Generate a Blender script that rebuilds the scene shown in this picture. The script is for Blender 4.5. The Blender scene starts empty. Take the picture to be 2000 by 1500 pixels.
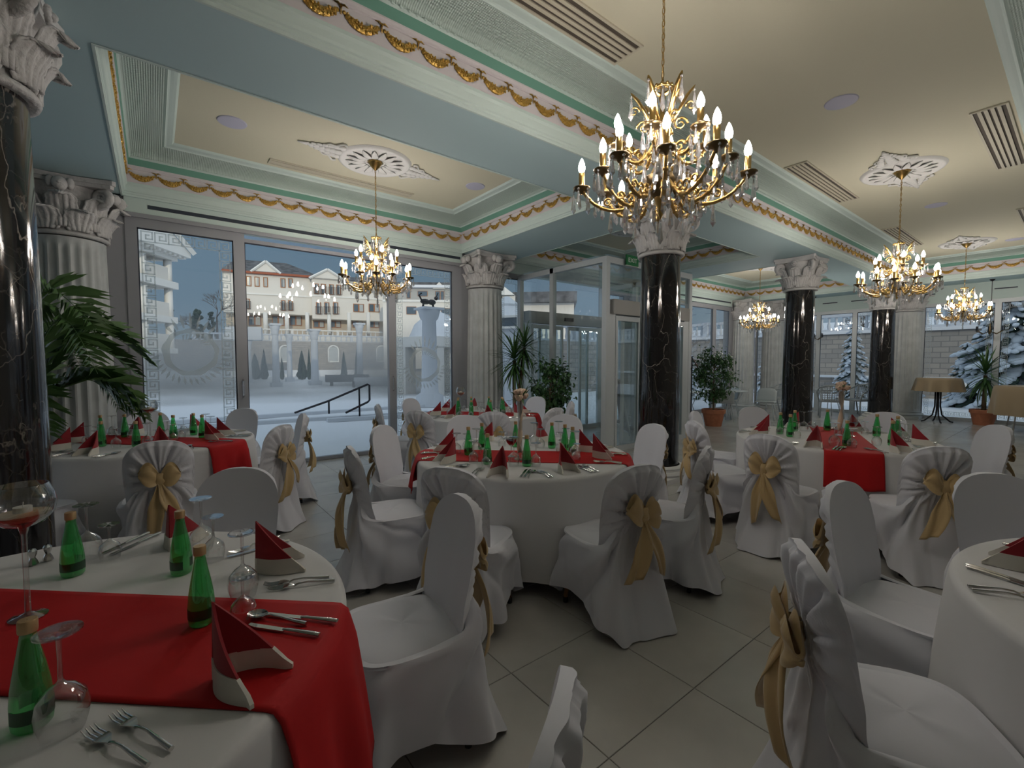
import bpy, bmesh, math, random
from mathutils import Vector, Matrix
sin, cos, pi, sqrt, radians = math.sin, math.cos, math.pi, math.sqrt, math.radians
random.seed(7)
SC = bpy.context.scene
COL = SC.collection

# ------------------------------------------------------------------ camera, world, sun, exposure
cam_d = bpy.data.cameras.new('camera'); CAM = bpy.data.objects.new('camera', cam_d); COL.objects.link(CAM)
cam_d.sensor_width = 36.0; cam_d.lens = 888.0 / 2000.0 * 36.0; cam_d.clip_start = 0.05; cam_d.clip_end = 600
CAM.location = (0, 0, 1.5)
CAM.rotation_euler = (pi/2 - 0.0489, 0, -(pi/2 - 0.9038))
SC.camera = CAM
W = bpy.data.worlds.new('world'); SC.world = W; W.use_nodes = True
nt = W.node_tree; nt.nodes.clear()
wo = nt.nodes.new('ShaderNodeOutputWorld'); bg = nt.nodes.new('ShaderNodeBackground')
# clear winter sky: deepest opposite the low sun, smoothly brighter towards it and paler at the horizon
SUNV = Vector((-0.34, -0.94, 0.42)).normalized()
def wn(t, **kw):
    q = nt.nodes.new(t)
    for k, v in kw.items(): setattr(q, k, v)
    return q
tcw = wn('ShaderNodeTexCoord'); dt = wn('ShaderNodeVectorMath', operation='DOT_PRODUCT'); dt.inputs[1].default_value = SUNV; nt.links.new(tcw.outputs['Generated'], dt.inputs[0])
mr0 = wn('ShaderNodeMapRange'); mr0.inputs['From Min'].default_value = -1; nt.links.new(dt.outputs['Value'], mr0.inputs['Value'])
pw = wn('ShaderNodeMath', operation='POWER'); pw.inputs[1].default_value = 1.5; nt.links.new(mr0.outputs[0], pw.inputs[0])
sunward = wn('ShaderNodeMix', data_type='RGBA'); sunward.inputs[6].default_value = (.088, .150, .220, 1); sunward.inputs[7].default_value = (.80, .86, .97, 1); nt.links.new(pw.outputs[0], sunward.inputs['Factor'])
sz = wn('ShaderNodeSeparateXYZ'); nt.links.new(tcw.outputs['Generated'], sz.inputs[0])
mr1 = wn('ShaderNodeMapRange'); mr1.inputs['From Min'].default_value = 0; mr1.inputs['From Max'].default_value = .30; mr1.inputs['To Min'].default_value = .35; mr1.inputs['To Max'].default_value = 0; nt.links.new(sz.outputs[2], mr1.inputs['Value'])
pale = wn('ShaderNodeMix', data_type='RGBA'); pale.inputs[7].default_value = (.26, .29, .32, 1); nt.links.new(mr1.outputs[0], pale.inputs['Factor']); nt.links.new(sunward.outputs[2], pale.inputs[6])
nt.links.new(pale.outputs[2], bg.inputs[0]); nt.links.new(bg.outputs[0], wo.inputs[0]); bg.inputs[1].default_value = 1.0
sun_d = bpy.data.lights.new('sun', 'SUN'); sun_d.energy = 1.0; sun_d.angle = radians(0.6); sun_d.color = (1.0, 0.83, 0.62)
SUN = bpy.data.objects.new('sun', sun_d); COL.objects.link(SUN)
SUN.rotation_euler = Vector((0.34, 0.94, -0.195)).to_track_quat('-Z', 'Y').to_euler()
vs = SC.view_settings; vs.view_transform = 'Standard'; vs.look = 'None'; vs.gamma = 1.0; vs.use_curve_mapping = False; vs.exposure = 0.15
SC.cycles.max_bounces = 7; SC.cycles.transparent_max_bounces = 20; SC.cycles.diffuse_bounces = 3; SC.cycles.glossy_bounces = 2
SC.cycles.use_adaptive_sampling = True; SC.cycles.adaptive_threshold = 0.05; SC.cycles.use_light_tree = False; SC.cycles.volume_bounces = 0; SC.cycles.volume_step_rate = 3.0; SC.cycles.volume_max_steps = 64
SC.cycles.transmission_bounces = 2; SC.cycles.caustics_reflective = False; SC.cycles.caustics_refractive = False
SC.cycles.sample_clamp_indirect = 3.0; SC.cycles.use_denoising = True

# ------------------------------------------------------------------ materials
def srgb(r, g, b):
    f = lambda c: (c/255)/12.92 if c/255 <= .04045 else ((c/255+.055)/1.055)**2.4
    return (f(r), f(g), f(b), 1)
M = {}
def mat(name, col, rough=.6, metal=0., spec=.5, noise=None, bump=None, coat=0., sheen=0., trans=0.):
    """noise=(scale, colour2, detail); bump=(scale, strength)"""
    m = bpy.data.materials.new(name); m.use_nodes = True; n = m.node_tree.nodes; l = m.node_tree.links
    p = n['Principled BSDF']; c = col if len(col) == 4 else (*col, 1)
    p.inputs['Base Color'].default_value = c; p.inputs['Roughness'].default_value = rough; p.inputs['Metallic'].default_value = metal
    p.inputs['Specular IOR Level'].default_value = spec; p.inputs['Coat Weight'].default_value = coat; p.inputs['Sheen Weight'].default_value = sheen
    p.inputs['Transmission Weight'].default_value = trans
    tc = n.new('ShaderNodeTexCoord')
    if noise:
        t = n.new('ShaderNodeTexNoise'); t.inputs['Scale'].default_value = noise[0]; t.inputs['Detail'].default_value = noise[2] if len(noise) > 2 else 4
        l.new(tc.outputs['Object'], t.inputs['Vector'])
        r = n.new('ShaderNodeValToRGB'); r.color_ramp.elements[0].position = .32; r.color_ramp.elements[1].position = .68
        r.color_ramp.elements[0].color = c; c2 = noise[1]; r.color_ramp.elements[1].color = c2 if len(c2) == 4 else (*c2, 1)
        l.new(t.outputs['Fac'], r.inputs[0]); l.new(r.outputs[0], p.inputs['Base Color'])
    if bump:
        t = n.new('ShaderNodeTexNoise'); t.inputs['Scale'].default_value = bump[0]; t.inputs['Detail'].default_value = 4
        l.new(tc.outputs['Object'], t.inputs['Vector']); b = n.new('ShaderNodeBump'); b.inputs['Strength'].default_value = bump[1]; b.inputs['Distance'].default_value = .02
        l.new(t.outputs['Fac'], b.inputs['Height']); l.new(b.outputs[0], p.inputs['Normal'])
    M[name] = m
    return m
def glassy(name, tint, refl=.06, edge=.5, rough=.0, diff=None):
    """clear thin glass: tinted see-through with a facing-dependent gloss"""
    m = bpy.data.materials.new(name); m.use_nodes = True; n = m.node_tree.nodes; l = m.node_tree.links; n.clear()
    o = n.new('ShaderNodeOutputMaterial'); t = n.new('ShaderNodeBsdfTransparent'); t.inputs[0].default_value = (*tint, 1)
    g = n.new('ShaderNodeBsdfGlossy'); g.inputs['Roughness'].default_value = rough
    lw = n.new('ShaderNodeLayerWeight'); lw.inputs['Blend'].default_value = .35
    mr = n.new('ShaderNodeMapRange'); mr.inputs['To Min'].default_value = refl; mr.inputs['To Max'].default_value = edge
    l.new(lw.outputs['Facing'], mr.inputs['Value'])
    mx = n.new('ShaderNodeMixShader'); l.new(mr.outputs[0], mx.inputs[0]); l.new(g.outputs[0], mx.inputs[2])
    if diff:
        d = n.new('ShaderNodeBsdfDiffuse'); d.inputs[0].default_value = (*diff[0], 1)
        m2 = n.new('ShaderNodeMixShader'); m2.inputs[0].default_value = diff[1]; l.new(t.outputs[0], m2.inputs[1]); l.new(d.outputs[0], m2.inputs[2]); l.new(m2.outputs[0], mx.inputs[1])
    else: l.new(t.outputs[0], mx.inputs[1])
    l.new(mx.outputs[0], o.inputs[0]); M[name] = m
    return m
def emit(name, col, strength):
    m = bpy.data.materials.new(name); m.use_nodes = True; n = m.node_tree.nodes; l = m.node_tree.links; n.clear()
    o = n.new('ShaderNodeOutputMaterial'); e = n.new('ShaderNodeEmission'); e.inputs[0].default_value = (*col, 1); e.inputs[1].default_value = strength
    l.new(e.outputs[0], o.inputs[0]); M[name] = m
    return m

mat('soffit', (.50, .67, .70), .75)
mat('cornice', (.62, .74, .70), .6)
mat('frieze', (.70, .655, .67), .65)
mat('stripe', (.17, .37, .29), .7)
mat('ceil', (.70, .67, .52), .85, bump=(60, .05))
mat('plaster', (.80, .80, .78), .6)
mat('capital', (.66, .65, .64), .6, noise=(9, (.56, .55, .55, 1)), bump=(30, .5))
mat('pilaster', (.60, .63, .63), .55, noise=(6, (.50, .53, .53, 1)))
mat('wallpaint', (.72, .70, .64), .8)
mat('gold', (.72, .46, .13), .32, 1.0, bump=(60, .5))
mat('gold_flat', (.55, .36, .12), .45, .85, bump=(50, .6))
mat('brass', (.52, .34, .12), .28, 1.0)
mat('brass_dark', (.17, .12, .06), .4, 1.0)
mat('frame_grey', (.36, .37, .40), .45, .25)
mat('frame_white', (.62, .66, .68), .4, .1)
mat('dark_gap', (.03, .04, .06), .6)
mat('vent_slot', (.09, .075, .06), .7)
mat('vent_blade', (.62, .58, .46), .5)
mat('speaker', (.55, .55, .68), .7)
mat('grout', (.36, .345, .315), .9)
mat('red', (.50, .012, .014), .7, spec=.25, noise=(2.5, (.44, .010, .012, 1)), bump=(7, .12))
mat('napkin_red', (.33, .012, .022), .8, sheen=.2)
mat('napkin_white', (.72, .69, .62), .8)
mat('cloth', (.74, .735, .74), .75, sheen=.2, bump=(5, .10))
mat('cover', (.78, .785, .85), .68, sheen=.3, bump=(6, .10))
mat('satin', (.60, .43, .21), .34, sheen=.3, bump=(9, .15))
mat('wood', (.30, .15, .06), .4)
mat('black', (.012, .012, .014), .4)
mat('iron', (.02, .02, .025), .45, .4)
mat('steel', (.62, .61, .60), .16, 1.0)
mat('cap_gold', (.62, .42, .22), .4, .6)
mat('wax', (.85, .83, .78), .6)
mat('granules', (.62, .46, .26), .8, noise=(120, (.8, .66, .45, 1)))
mat('terracotta', (.50, .19, .10), .8, noise=(12, (.40, .15, .08, 1)))
mat('soil', (.05, .035, .02), .95)
mat('leaf_dark', (.035, .10, .03), .4, noise=(5, (.07, .16, .045, 1)))
mat('leaf_palm', (.055, .13, .035), .38, noise=(4, (.10, .20, .06, 1)))
mat('leaf_ficus', (.04, .11, .04), .38, noise=(8, (.08, .19, .06, 1)))
mat('stem_brown', (.13, .09, .05), .8, noise=(20, (.2, .15, .09, 1)))
mat('stem_green', (.10, .16, .05), .7)
mat('beige_cloth', (.36, .275, .17), .7, sheen=.2)
mat('white_wire', (.62, .67, .69), .4)
mat('wicker', (.40, .44, .46), .6)
mat('petal', (.75, .55, .42), .7)
mat('lace', (.72, .58, .44), .7)
mat('snow', (.82, .84, .88), .7, bump=(1.2, .5))
mat('snow_tree', (.74, .80, .88), .8, bump=(6, .6))
mat('facade', (.80, .76, .70), .8)
mat('facade_trim', (.86, .84, .80), .7)
mat('facade_beige', (.66, .56, .44), .8)
mat('roof', (.06, .06, .065), .8, noise=(1.5, (.18, .18, .19, 1)))
mat('roof_edge', (.35, .10, .05), .7)
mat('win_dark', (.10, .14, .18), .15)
mat('win_wood', (.36, .15, .06), .6)
mat('curtain', (.50, .52, .52), .8)
mat('iron_rail', (.04, .04, .045), .5)
mat('stone_out', (.60, .63, .68), .8)
mat('tree_bark', (.10, .08, .07), .9)
mat('fir', (.03, .055, .045), .8)
mat('exit_green', (.015, .22, .07), .5)
mat('white_print', (.8, .85, .8), .6)
mat('board_black', (.03, .035, .045), .5)
mat('board_frame', (.42, .44, .46), .5)
mat('flag_grey', (.45, .44, .42), .6)
emit('bulb', (1.0, .905, .82), 118.0)
emit('bulb_core', (1.0, .86, .62), 16.0)
glassy('pane', (.93, .97, .97), .008, .40)
glassy('etched', (.80, .86, .88), .05, .3, .4, ((.72, .80, .82), .42))
glassy('crystal', (.97, .97, .97), .30, 1.0, .05, ((.9, .9, .92), .25))
glassy('glass', (.97, .975, .975), .07, 1.0)
glassy('bottle_green', (.30, .90, .42), .06, .6, .02, ((.05, .52, .13), .36))
glassy('bottle_label', (.02, .12, .05), .04, .3, .2, ((.015, .07, .03), .6))
glassy('wine', (.25, .02, .03), .04, .4, .0, ((.10, .01, .01), .5))

def marble():
    m = mat('marble', (.012, .011, .011), .10, coat=.4); n = m.node_tree.nodes; l = m.node_tree.links; p = n['Principled BSDF']
    tc = n.new('ShaderNodeTexCoord'); mp = n.new('ShaderNodeMapping'); mp.inputs['Scale'].default_value = (1, 1, .55); l.new(tc.outputs['Object'], mp.inputs[0])
    no = n.new('ShaderNodeTexNoise'); no.inputs['Scale'].default_value = 3.0; no.inputs['Detail'].default_value = 5; l.new(mp.outputs[0], no.inputs['Vector'])
    mixv = n.new('ShaderNodeMix'); mixv.data_type = 'VECTOR'; mixv.inputs['Factor'].default_value = .30; l.new(mp.outputs[0], mixv.inputs[4]); l.new(no.outputs['Color'], mixv.inputs[5])
    prev = None
    for sc, w, c in ((2.4, .0055, (.42, .38, .34)), (5.5, .009, (.18, .16, .14)), (14., .03, (.055, .05, .045))):
        vo = n.new('ShaderNodeTexVoronoi'); vo.feature = 'DISTANCE_TO_EDGE'; vo.inputs['Scale'].default_value = sc; l.new(mixv.outputs[1], vo.inputs['Vector'])
        mr = n.new('ShaderNodeMapRange'); mr.inputs['From Min'].default_value = 0; mr.inputs['From Max'].default_value = w; mr.inputs['To Min'].default_value = 1; mr.inputs['To Max'].default_value = 0
        l.new(vo.outputs['Distance'], mr.inputs['Value'])
        n2 = n.new('ShaderNodeTexNoise'); n2.inputs['Scale'].default_value = sc*.9; l.new(mp.outputs[0], n2.inputs['Vector'])
        m3 = n.new('ShaderNodeMapRange'); m3.inputs['From Min'].default_value = .45; m3.inputs['From Max'].default_value = .58; l.new(n2.outputs['Fac'], m3.inputs['Value'])
        mu = n.new('ShaderNodeMath'); mu.operation = 'MULTIPLY'; l.new(mr.outputs[0], mu.inputs[0]); l.new(m3.outputs[0], mu.inputs[1])
        mx = n.new('ShaderNodeMix'); mx.data_type = 'RGBA'; l.new(mu.outputs[0], mx.inputs['Factor'])
        if prev: l.new(prev, mx.inputs[6])
        else: mx.inputs[6].default_value = (.012, .011, .012, 1)
        mx.inputs[7].default_value = (*c, 1); prev = mx.outputs[2]
    l.new(prev, p.inputs['Base Color'])
marble()
def tile_mat():
    m = mat('tile', (.44, .42, .38), .20, spec=.6); n = m.node_tree.nodes; l = m.node_tree.links; p = n['Principled BSDF']
    ge = n.new('ShaderNodeNewGeometry')
    a = n.new('ShaderNodeTexNoise'); a.inputs['Scale'].default_value = 1.6; a.inputs['Detail'].default_value = 8; l.new(ge.outputs['Position'], a.inputs['Vector'])
    r = n.new('ShaderNodeValToRGB'); r.color_ramp.elements[0].position = .35; r.color_ramp.elements[1].position = .68
    r.color_ramp.elements[0].color = (.46, .445, .415, 1); r.color_ramp.elements[1].color = (.60, .585, .55, 1); l.new(a.outputs['Fac'], r.inputs[0])
    oi = n.new('ShaderNodeObjectInfo'); hs = n.new('ShaderNodeHueSaturation'); mr = n.new('ShaderNodeMapRange'); mr.inputs['To Min'].default_value = .93; mr.inputs['To Max'].default_value = 1.06
    l.new(oi.outputs['Random'], mr.inputs['Value']); l.new(mr.outputs[0], hs.inputs['Value']); l.new(r.outputs[0], hs.inputs['Color']); l.new(hs.outputs[0], p.inputs['Base Color'])
    b = n.new('ShaderNodeTexNoise'); b.inputs['Scale'].default_value = 30; b.inputs['Detail'].default_value = 5; l.new(ge.outputs['Position'], b.inputs['Vector'])
    bp = n.new('ShaderNodeBump'); bp.inputs['Strength'].default_value = .08; bp.inputs['Distance'].default_value = .01; l.new(b.outputs['Fac'], bp.inputs['Height']); l.new(bp.outputs[0], p.inputs['Normal'])
tile_mat()
def lattice_mat():
    """cove plaster with a fine diamond relief"""
    m = mat('cove', (.56, .67, .62), .65); n = m.node_tree.nodes; l = m.node_tree.links; p = n['Principled BSDF']
    ge = n.new('ShaderNodeNewGeometry'); sx = n.new('ShaderNodeSeparateXYZ'); l.new(ge.outputs['Position'], sx.inputs[0])
    def mth(op, a, b=None):
        q = n.new('ShaderNodeMath'); q.operation = op
        for i, v in enumerate((a, b)):
            if v is None: continue
            if isinstance(v, (int, float)): q.inputs[i].default_value = v
            else: l.new(v, q.inputs[i])
        return q.outputs[0]
    xy = mth('ADD', sx.outputs[0], sx.outputs[1]); z2 = mth('MULTIPLY', sx.outputs[2], 1.6); dxy = mth('SUBTRACT', sx.outputs[0], sx.outputs[1])
    s1 = mth('SINE', mth('MULTIPLY', mth('ADD', xy, z2), 190)); s2 = mth('SINE', mth('MULTIPLY', mth('SUBTRACT', dxy, z2), 190))
    h = mth('MULTIPLY', s1, s2); b = n.new('ShaderNodeBump'); b.inputs['Strength'].default_value = .7; b.inputs['Distance'].default_value = .006
    l.new(h, b.inputs['Height']); l.new(b.outputs[0], p.inputs['Normal'])
lattice_mat()
def stone_mat():
    m = mat('stonewall', (.4, .36, .32), .9); n = m.node_tree.nodes; l = m.node_tree.links; p = n['Principled BSDF']
    tc = n.new('ShaderNodeTexCoord'); mp = n.new('ShaderNodeMapping'); mp.inputs['Rotation'].default_value = (radians(90), 0, 0); l.new(tc.outputs['Object'], mp.inputs[0])
    b = n.new('ShaderNodeTexBrick'); b.inputs['Scale'].default_value = 1.0; b.inputs['Brick Width'].default_value = .55; b.inputs['Row Height'].default_value = .24; b.inputs['Mortar Size'].default_value = .02
    b.inputs['Color1'].default_value = (.42, .38, .34, 1); b.inputs['Color2'].default_value = (.33, .31, .29, 1); b.inputs['Mortar'].default_value = (.24, .23, .22, 1)
    l.new(mp.outputs[0], b.inputs['Vector']); l.new(b.outputs['Color'], p.inputs['Base Color'])
stone_mat()

# ------------------------------------------------------------------ mesh helpers
class MB:
    def __init__(s): s.v = []; s.f = []
    def add(s, vs, fs):
        o = len(s.v); s.v += [tuple(p) for p in vs]; s.f += [tuple(i+o for i in q) for q in fs]; return s
    def box(s, x0, y0, z0, x1, y1, z1):
        return s.add([(x0,y0,z0),(x1,y0,z0),(x1,y1,z0),(x0,y1,z0),(x0,y0,z1),(x1,y0,z1),(x1,y1,z1),(x0,y1,z1)],
              [(0,3,2,1),(4,5,6,7),(0,1,5,4),(1,2,6,5),(2,3,7,6),(3,0,4,7)])
    def bbox(s, x0, y0, z0, x1, y1, z1, b=.004):
        """box with chamfered vertical edges and top rim"""
        p = [(x0+b,y0),(x1-b,y0),(x1,y0+b),(x1,y1-b),(x1-b,y1),(x0+b,y1),(x0,y1-b),(x0,y0+b)]
        q = [(x0+b,y0+b),(x1-b,y0+b),(x1-b,y0+b),(x1-b,y1-b),(x1-b,y1-b),(x0+b,y1-b),(x0+b,y1-b),(x0+b,y0+b)]
        vs = [(x,y,z0) for x,y in p]+[(x,y,z1-b) for x,y in p]+[(x,y,z1) for x,y in q]
        fs = [tuple(range(7,-1,-1))]
        for r in (0, 8):
            for i in range(8): j = (i+1) % 8; fs.append((r+i, r+j, r+8+j, r+8+i))
        fs.append((16, 17, 19, 21))
        return s.add(vs, fs)
    def lathe(s, prof, seg=16, c=(0,0,0), cap0=False, cap1=False, a0=0, a1=2*pi):
        full = abs(a1-a0-2*pi) < 1e-6; n = seg if full else seg+1; vs = []
        for r, z in prof:
            for i in range(n):
                a = a0+(a1-a0)*i/seg; vs.append((c[0]+r*cos(a), c[1]+r*sin(a), c[2]+z))
        fs = []
        for k in range(len(prof)-1):
            for i in range(seg):
                j = (i+1) % n; fs.append((k*n+i, k*n+j, (k+1)*n+j, (k+1)*n+i))
        if cap0: fs.append(tuple(range(n-1, -1, -1)))
        if cap1: fs.append(tuple((len(prof)-1)*n+i for i in range(n)))
        return s.add(vs, fs)
    def tube(s, pts, r, seg=6, cap=True, flat=None):
        pts = [Vector(p) for p in pts]; n = len(pts); rs = r if isinstance(r, (list, tuple)) else [r]*n
        vs = []; t0 = (pts[1]-pts[0]).normalized(); up = Vector((0,0,1)) if abs(t0.z) < .9 else Vector((1,0,0)); u = t0.cross(up).normalized()
        for k in range(n):
            t = (pts[min(k+1,n-1)]-pts[max(k-1,0)]).normalized(); u = (u-t*u.dot(t)); u = u.normalized() if u.length > 1e-6 else t.orthogonal().normalized(); w = t.cross(u)
            for i in range(seg):
                a = 2*pi*i/seg; vs.append(pts[k]+(u*cos(a)+w*sin(a)*(flat or 1))*rs[k])
        fs = []
        for k in range(n-1):
            for i in range(seg): j = (i+1) % seg; fs.append((k*seg+i, k*seg+j, (k+1)*seg+j, (k+1)*seg+i))
        if cap: fs += [tuple(range(seg-1,-1,-1)), tuple((n-1)*seg+i for i in range(seg))]
        return s.add(vs, fs)
    def grid(s, fn, nu, nv, closed_u=False, flip=False):
        vs = [fn(i/nu, j/nv) for j in range(nv+1) for i in range(nu if closed_u else nu+1)]; n = nu if closed_u else nu+1; fs = []
        for j in range(nv):
            for i in range(nu):
                k = (i+1) % n; q = (j*n+i, j*n+k, (j+1)*n+k, (j+1)*n+i); fs.append(q[::-1] if flip else q)
        return s.add(vs, fs)
    def sheet(s, fn, nu, nv, th):
        """a grid with thickness th (vector offset along normals)"""
        P = [[Vector(fn(i/nu, j/nv)) for i in range(nu+1)] for j in range(nv+1)]; a = []; b = []
        for j in range(nv+1):
            for i in range(nu+1):
                du = P[j][min(i+1,nu)]-P[j][max(i-1,0)]; dv = P[min(j+1,nv)][i]-P[max(j-1,0)][i]; nn = du.cross(dv)
                nn = nn.normalized() if nn.length > 1e-9 else Vector((0,0,1)); a.append(P[j][i]+nn*th*.5); b.append(P[j][i]-nn*th*.5)
        n = nu+1; N = n*(nv+1); fs = []
        for j in range(nv):
            for i in range(nu):
                q = (j*n+i, j*n+i+1, (j+1)*n+i+1, (j+1)*n+i); fs.append(q); fs.append(tuple(k+N for k in q[::-1]))
        bd = [j for j in range(nu+1)]+[j*n+nu for j in range(1,nv+1)]+[nv*n+i for i in range(nu-1,-1,-1)]+[j*n for j in range(nv-1,0,-1)]
        for k in range(len(bd)): i0, i1 = bd[k], bd[(k+1) % len(bd)]; fs.append((i1, i0, i0+N, i1+N))
        return s.add(a+b, fs)
    def prism(s, poly, z0, z1):
        n = len(poly); vs = [(x,y,z0) for x,y in poly]+[(x,y,z1) for x,y in poly]
        return s.add(vs, [tuple(range(n-1,-1,-1)), tuple(range(n,2*n))]+[(i,(i+1)%n,n+(i+1)%n,n+i) for i in range(n)])
    def ball(s, c, r, seg=10, rings=6, sq=(1,1,1)):
        vs = [(c[0],c[1],c[2]-r*sq[2])]
        for k in range(1, rings):
            t = pi*k/rings
            for i in range(seg): a = 2*pi*i/seg; vs.append((c[0]+r*sin(t)*cos(a)*sq[0], c[1]+r*sin(t)*sin(a)*sq[1], c[2]-r*cos(t)*sq[2]))
        vs.append((c[0],c[1],c[2]+r*sq[2])); fs = [(0, 1+(i+1)%seg, 1+i) for i in range(seg)]
        for k in range(rings-2):
            for i in range(seg): j=(i+1)%seg; a=1+k*seg; fs.append((a+i,a+j,a+seg+j,a+seg+i))
        t = len(vs)-1; a = 1+(rings-2)*seg; fs += [(a+i, a+(i+1)%seg, t) for i in range(seg)]
        return s.add(vs, fs)
    def xf(s, m):
        s.v = [tuple(m @ Vector(p)) for p in s.v]; return s
    def mesh(s, name, material, smooth=True, angle=None):
        me = bpy.data.meshes.new(name); me.from_pydata(s.v, [], s.f)
        if material: me.materials.append(M[material] if isinstance(material, str) else material)
        if smooth:
            me.polygons.foreach_set('use_smooth', [True]*len(me.polygons))
            if angle: me.set_sharp_from_angle(angle=radians(angle))
        me.update(); return me
    def build(s, name, material, parent=None, smooth=False, angle=None, loc=None, rot=None):
        o = bpy.data.objects.new(name, s.mesh(name, material, smooth or bool(angle), angle)); COL.objects.link(o)
        if parent is not None: o.parent = parent
        if loc is not None: o.location = loc
        if rot is not None: o.rotation_euler = rot if hasattr(rot, '__len__') else (0,0,rot)
        return o
def inst(me, name, parent=None, loc=(0,0,0), rot=0, sc=None):
    o = bpy.data.objects.new(name, me); COL.objects.link(o); o.location = loc
    o.rotation_euler = rot if hasattr(rot, '__len__') else (0,0,rot)
    if sc is not None: o.scale = sc if hasattr(sc, '__len__') else (sc,sc,sc)
    if parent is not None: o.parent = parent
    return o
def empty(name, loc=(0,0,0), rot=0):
    o = bpy.data.objects.new(name, None); COL.objects.link(o); o.location = loc; o.rotation_euler = (0,0,rot); o.empty_display_size = .1; return o
def tag(o, label=None, cat=None, group=None, kind=None):
    if label: o['label'] = label
    if cat: o['category'] = cat
    if group: o['group'] = group
    if kind: o['kind'] = kind
    return o
KIDS = {}
def kids(o):
    return [c for c in bpy.data.objects if c.parent == o]
def copy_tree(o, parent=None, tree=None):
    """copy a thing with its parts and sub-parts; tree = nested list [obj, [children trees]]"""
    if tree is None: tree = tree_of(o)
    c = tree[0].copy(); COL.objects.link(c); c.parent = parent
    for t in tree[1]: copy_tree(None, c, t)
    return c
def tree_of(o): return [o, [tree_of(c) for c in o.children]]
def smooth01(t): t = max(0., min(1., t)); return t*t*(3-2*t)
# ------------------------------------------------------------------ the room shell
ZS, ZC = 3.45, 4.0          # underside of the beams, coffer ceilings
YW, XW = 7.15, 16.1         # window wall, far wall
YP = 3.47                   # row of dark columns
def S(o): o['kind'] = 'structure'; return o
floor = S(MB().box(-6.5, -4.6, -.3, XW+.3, YW+.35, -.005).build('floor', 'grout'))
TX, TY, TS = 1.31, 1.07, .6
tile_me = MB().bbox(.0018, .0018, -.006, TS-.0018, TS-.0018, 0, .0015).mesh('tile', 'tile', False)
cells = []
for i in range(-14, 26):
    for j in range(-10, 11):
        x, y = TX+i*TS, TY+j*TS
        if x < -6.6 or x+TS > XW+.35 or y < -4.7 or y+TS > YW+.4: continue
        dz = (x+.3)*.6187+(y+.3)*.7856; dx = (x+.3)*.7856-(y+.3)*.6187
        vis = dz > .4 and abs(dx) < dz*1.16+.5
        cells.append(((0 if vis else 1), dz if vis else 0, x, y))
cells.sort()
rest = MB()
for k, (v, d, x, y) in enumerate(cells):
    if v == 0 and k < 300: inst(tile_me, 'floor_tile', floor, (x, y, 0))
    else: rest.bbox(x+.0018, y+.0018, -.006, x+TS-.0018, y+TS-.0018, 0, .0015)
r_ = rest.build('tile_field', 'tile', floor); r_['kind'] = 'stuff'

ceiling = S(MB().box(-6.5, -4.6, 4.02, XW+.3, YW+.35, 4.3).build('ceiling', 'ceil'))
def beam(name, x0, y0, x1, y1): return S(MB().box(x0, y0, ZS, x1, y1, 4.02).build(name, 'soffit', ceiling))
XB = [(-6.5, -5.2), (-1.3, -.24), (4.43, 5.5), (8.9, 10.0), (15.2, XW+.3)]
beam('main_beam', -6.5, 3.06, XW+.3, 3.86); beam('main_beam', -6.5, -.80, XW+.3, .05)
for a, b in XB: beam('cross_beam', a, 3.86, b, YW-.02)
beam('edge_beam', -6.5, YW-.08, XW+.3, YW+.35)
beam('cross_beam', -6.5, .05, -5.2, 3.06); beam('cross_beam', 15.2, .05, XW+.3, 3.06); beam('edge_beam', XW-.9, -4.6, XW+.3, -.8)

def sweep_rect(mb, prof, x0, x1, y0, y1):
    vs = []
    for d, z in prof: vs += [(x0+d, y0+d, z), (x1-d, y0+d, z), (x1-d, y1-d, z), (x0+d, y1-d, z)]
    fs = []
    for k in range(len(prof)-1):
        for i in range(4): j = (i+1) % 4; fs.append((k*4+i, (k+1)*4+i, (k+1)*4+j, k*4+j))
    return mb.add(vs, fs)
P_CORN = [(-.002, 3.45), (-.002, 3.444), (.014, 3.444), (.014, 3.466), (.022, 3.472), (.022, 3.49), (.034, 3.497), (.040, 3.515), (.046, 3.555), (.060, 3.572), (.060, 3.596), (.048, 3.60)]
P_FRZ = [(.048, 3.60), (.048, 3.752)]
P_FRM = [(.048, 3.752), (.056, 3.755), (.056, 3.766), (.064, 3.771), (.074, 3.782), (.074, 3.792), (.072, 3.793)]
P_STR = [(.072, 3.793), (.084, 3.868)]
P_BEAD = [(.084, 3.868), (.094, 3.876), (.100, 3.884), (.094, 3.892)]
P_COVE = [(.094+.30*(1-cos(a)), 3.892+.07*sin(a)) for a in [pi/2*i/8 for i in range(9)]]
P_REED = [(.394, 3.962), (.410, 3.955), (.418, 3.966), (.430, 3.972), (.455, 3.974), (.480, 3.978), (.492, 3.99), (.50, 4.0)]
COFFERS = [(-5.2, 15.2, .05, 3.06), (-.24, 4.43, 3.86, 7.07), (5.5, 8.9, 3.86, 7.07), (10.0, 15.2, 3.86, 7.07), (-5.2, -1.3, 3.86, 7.07)]
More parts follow.
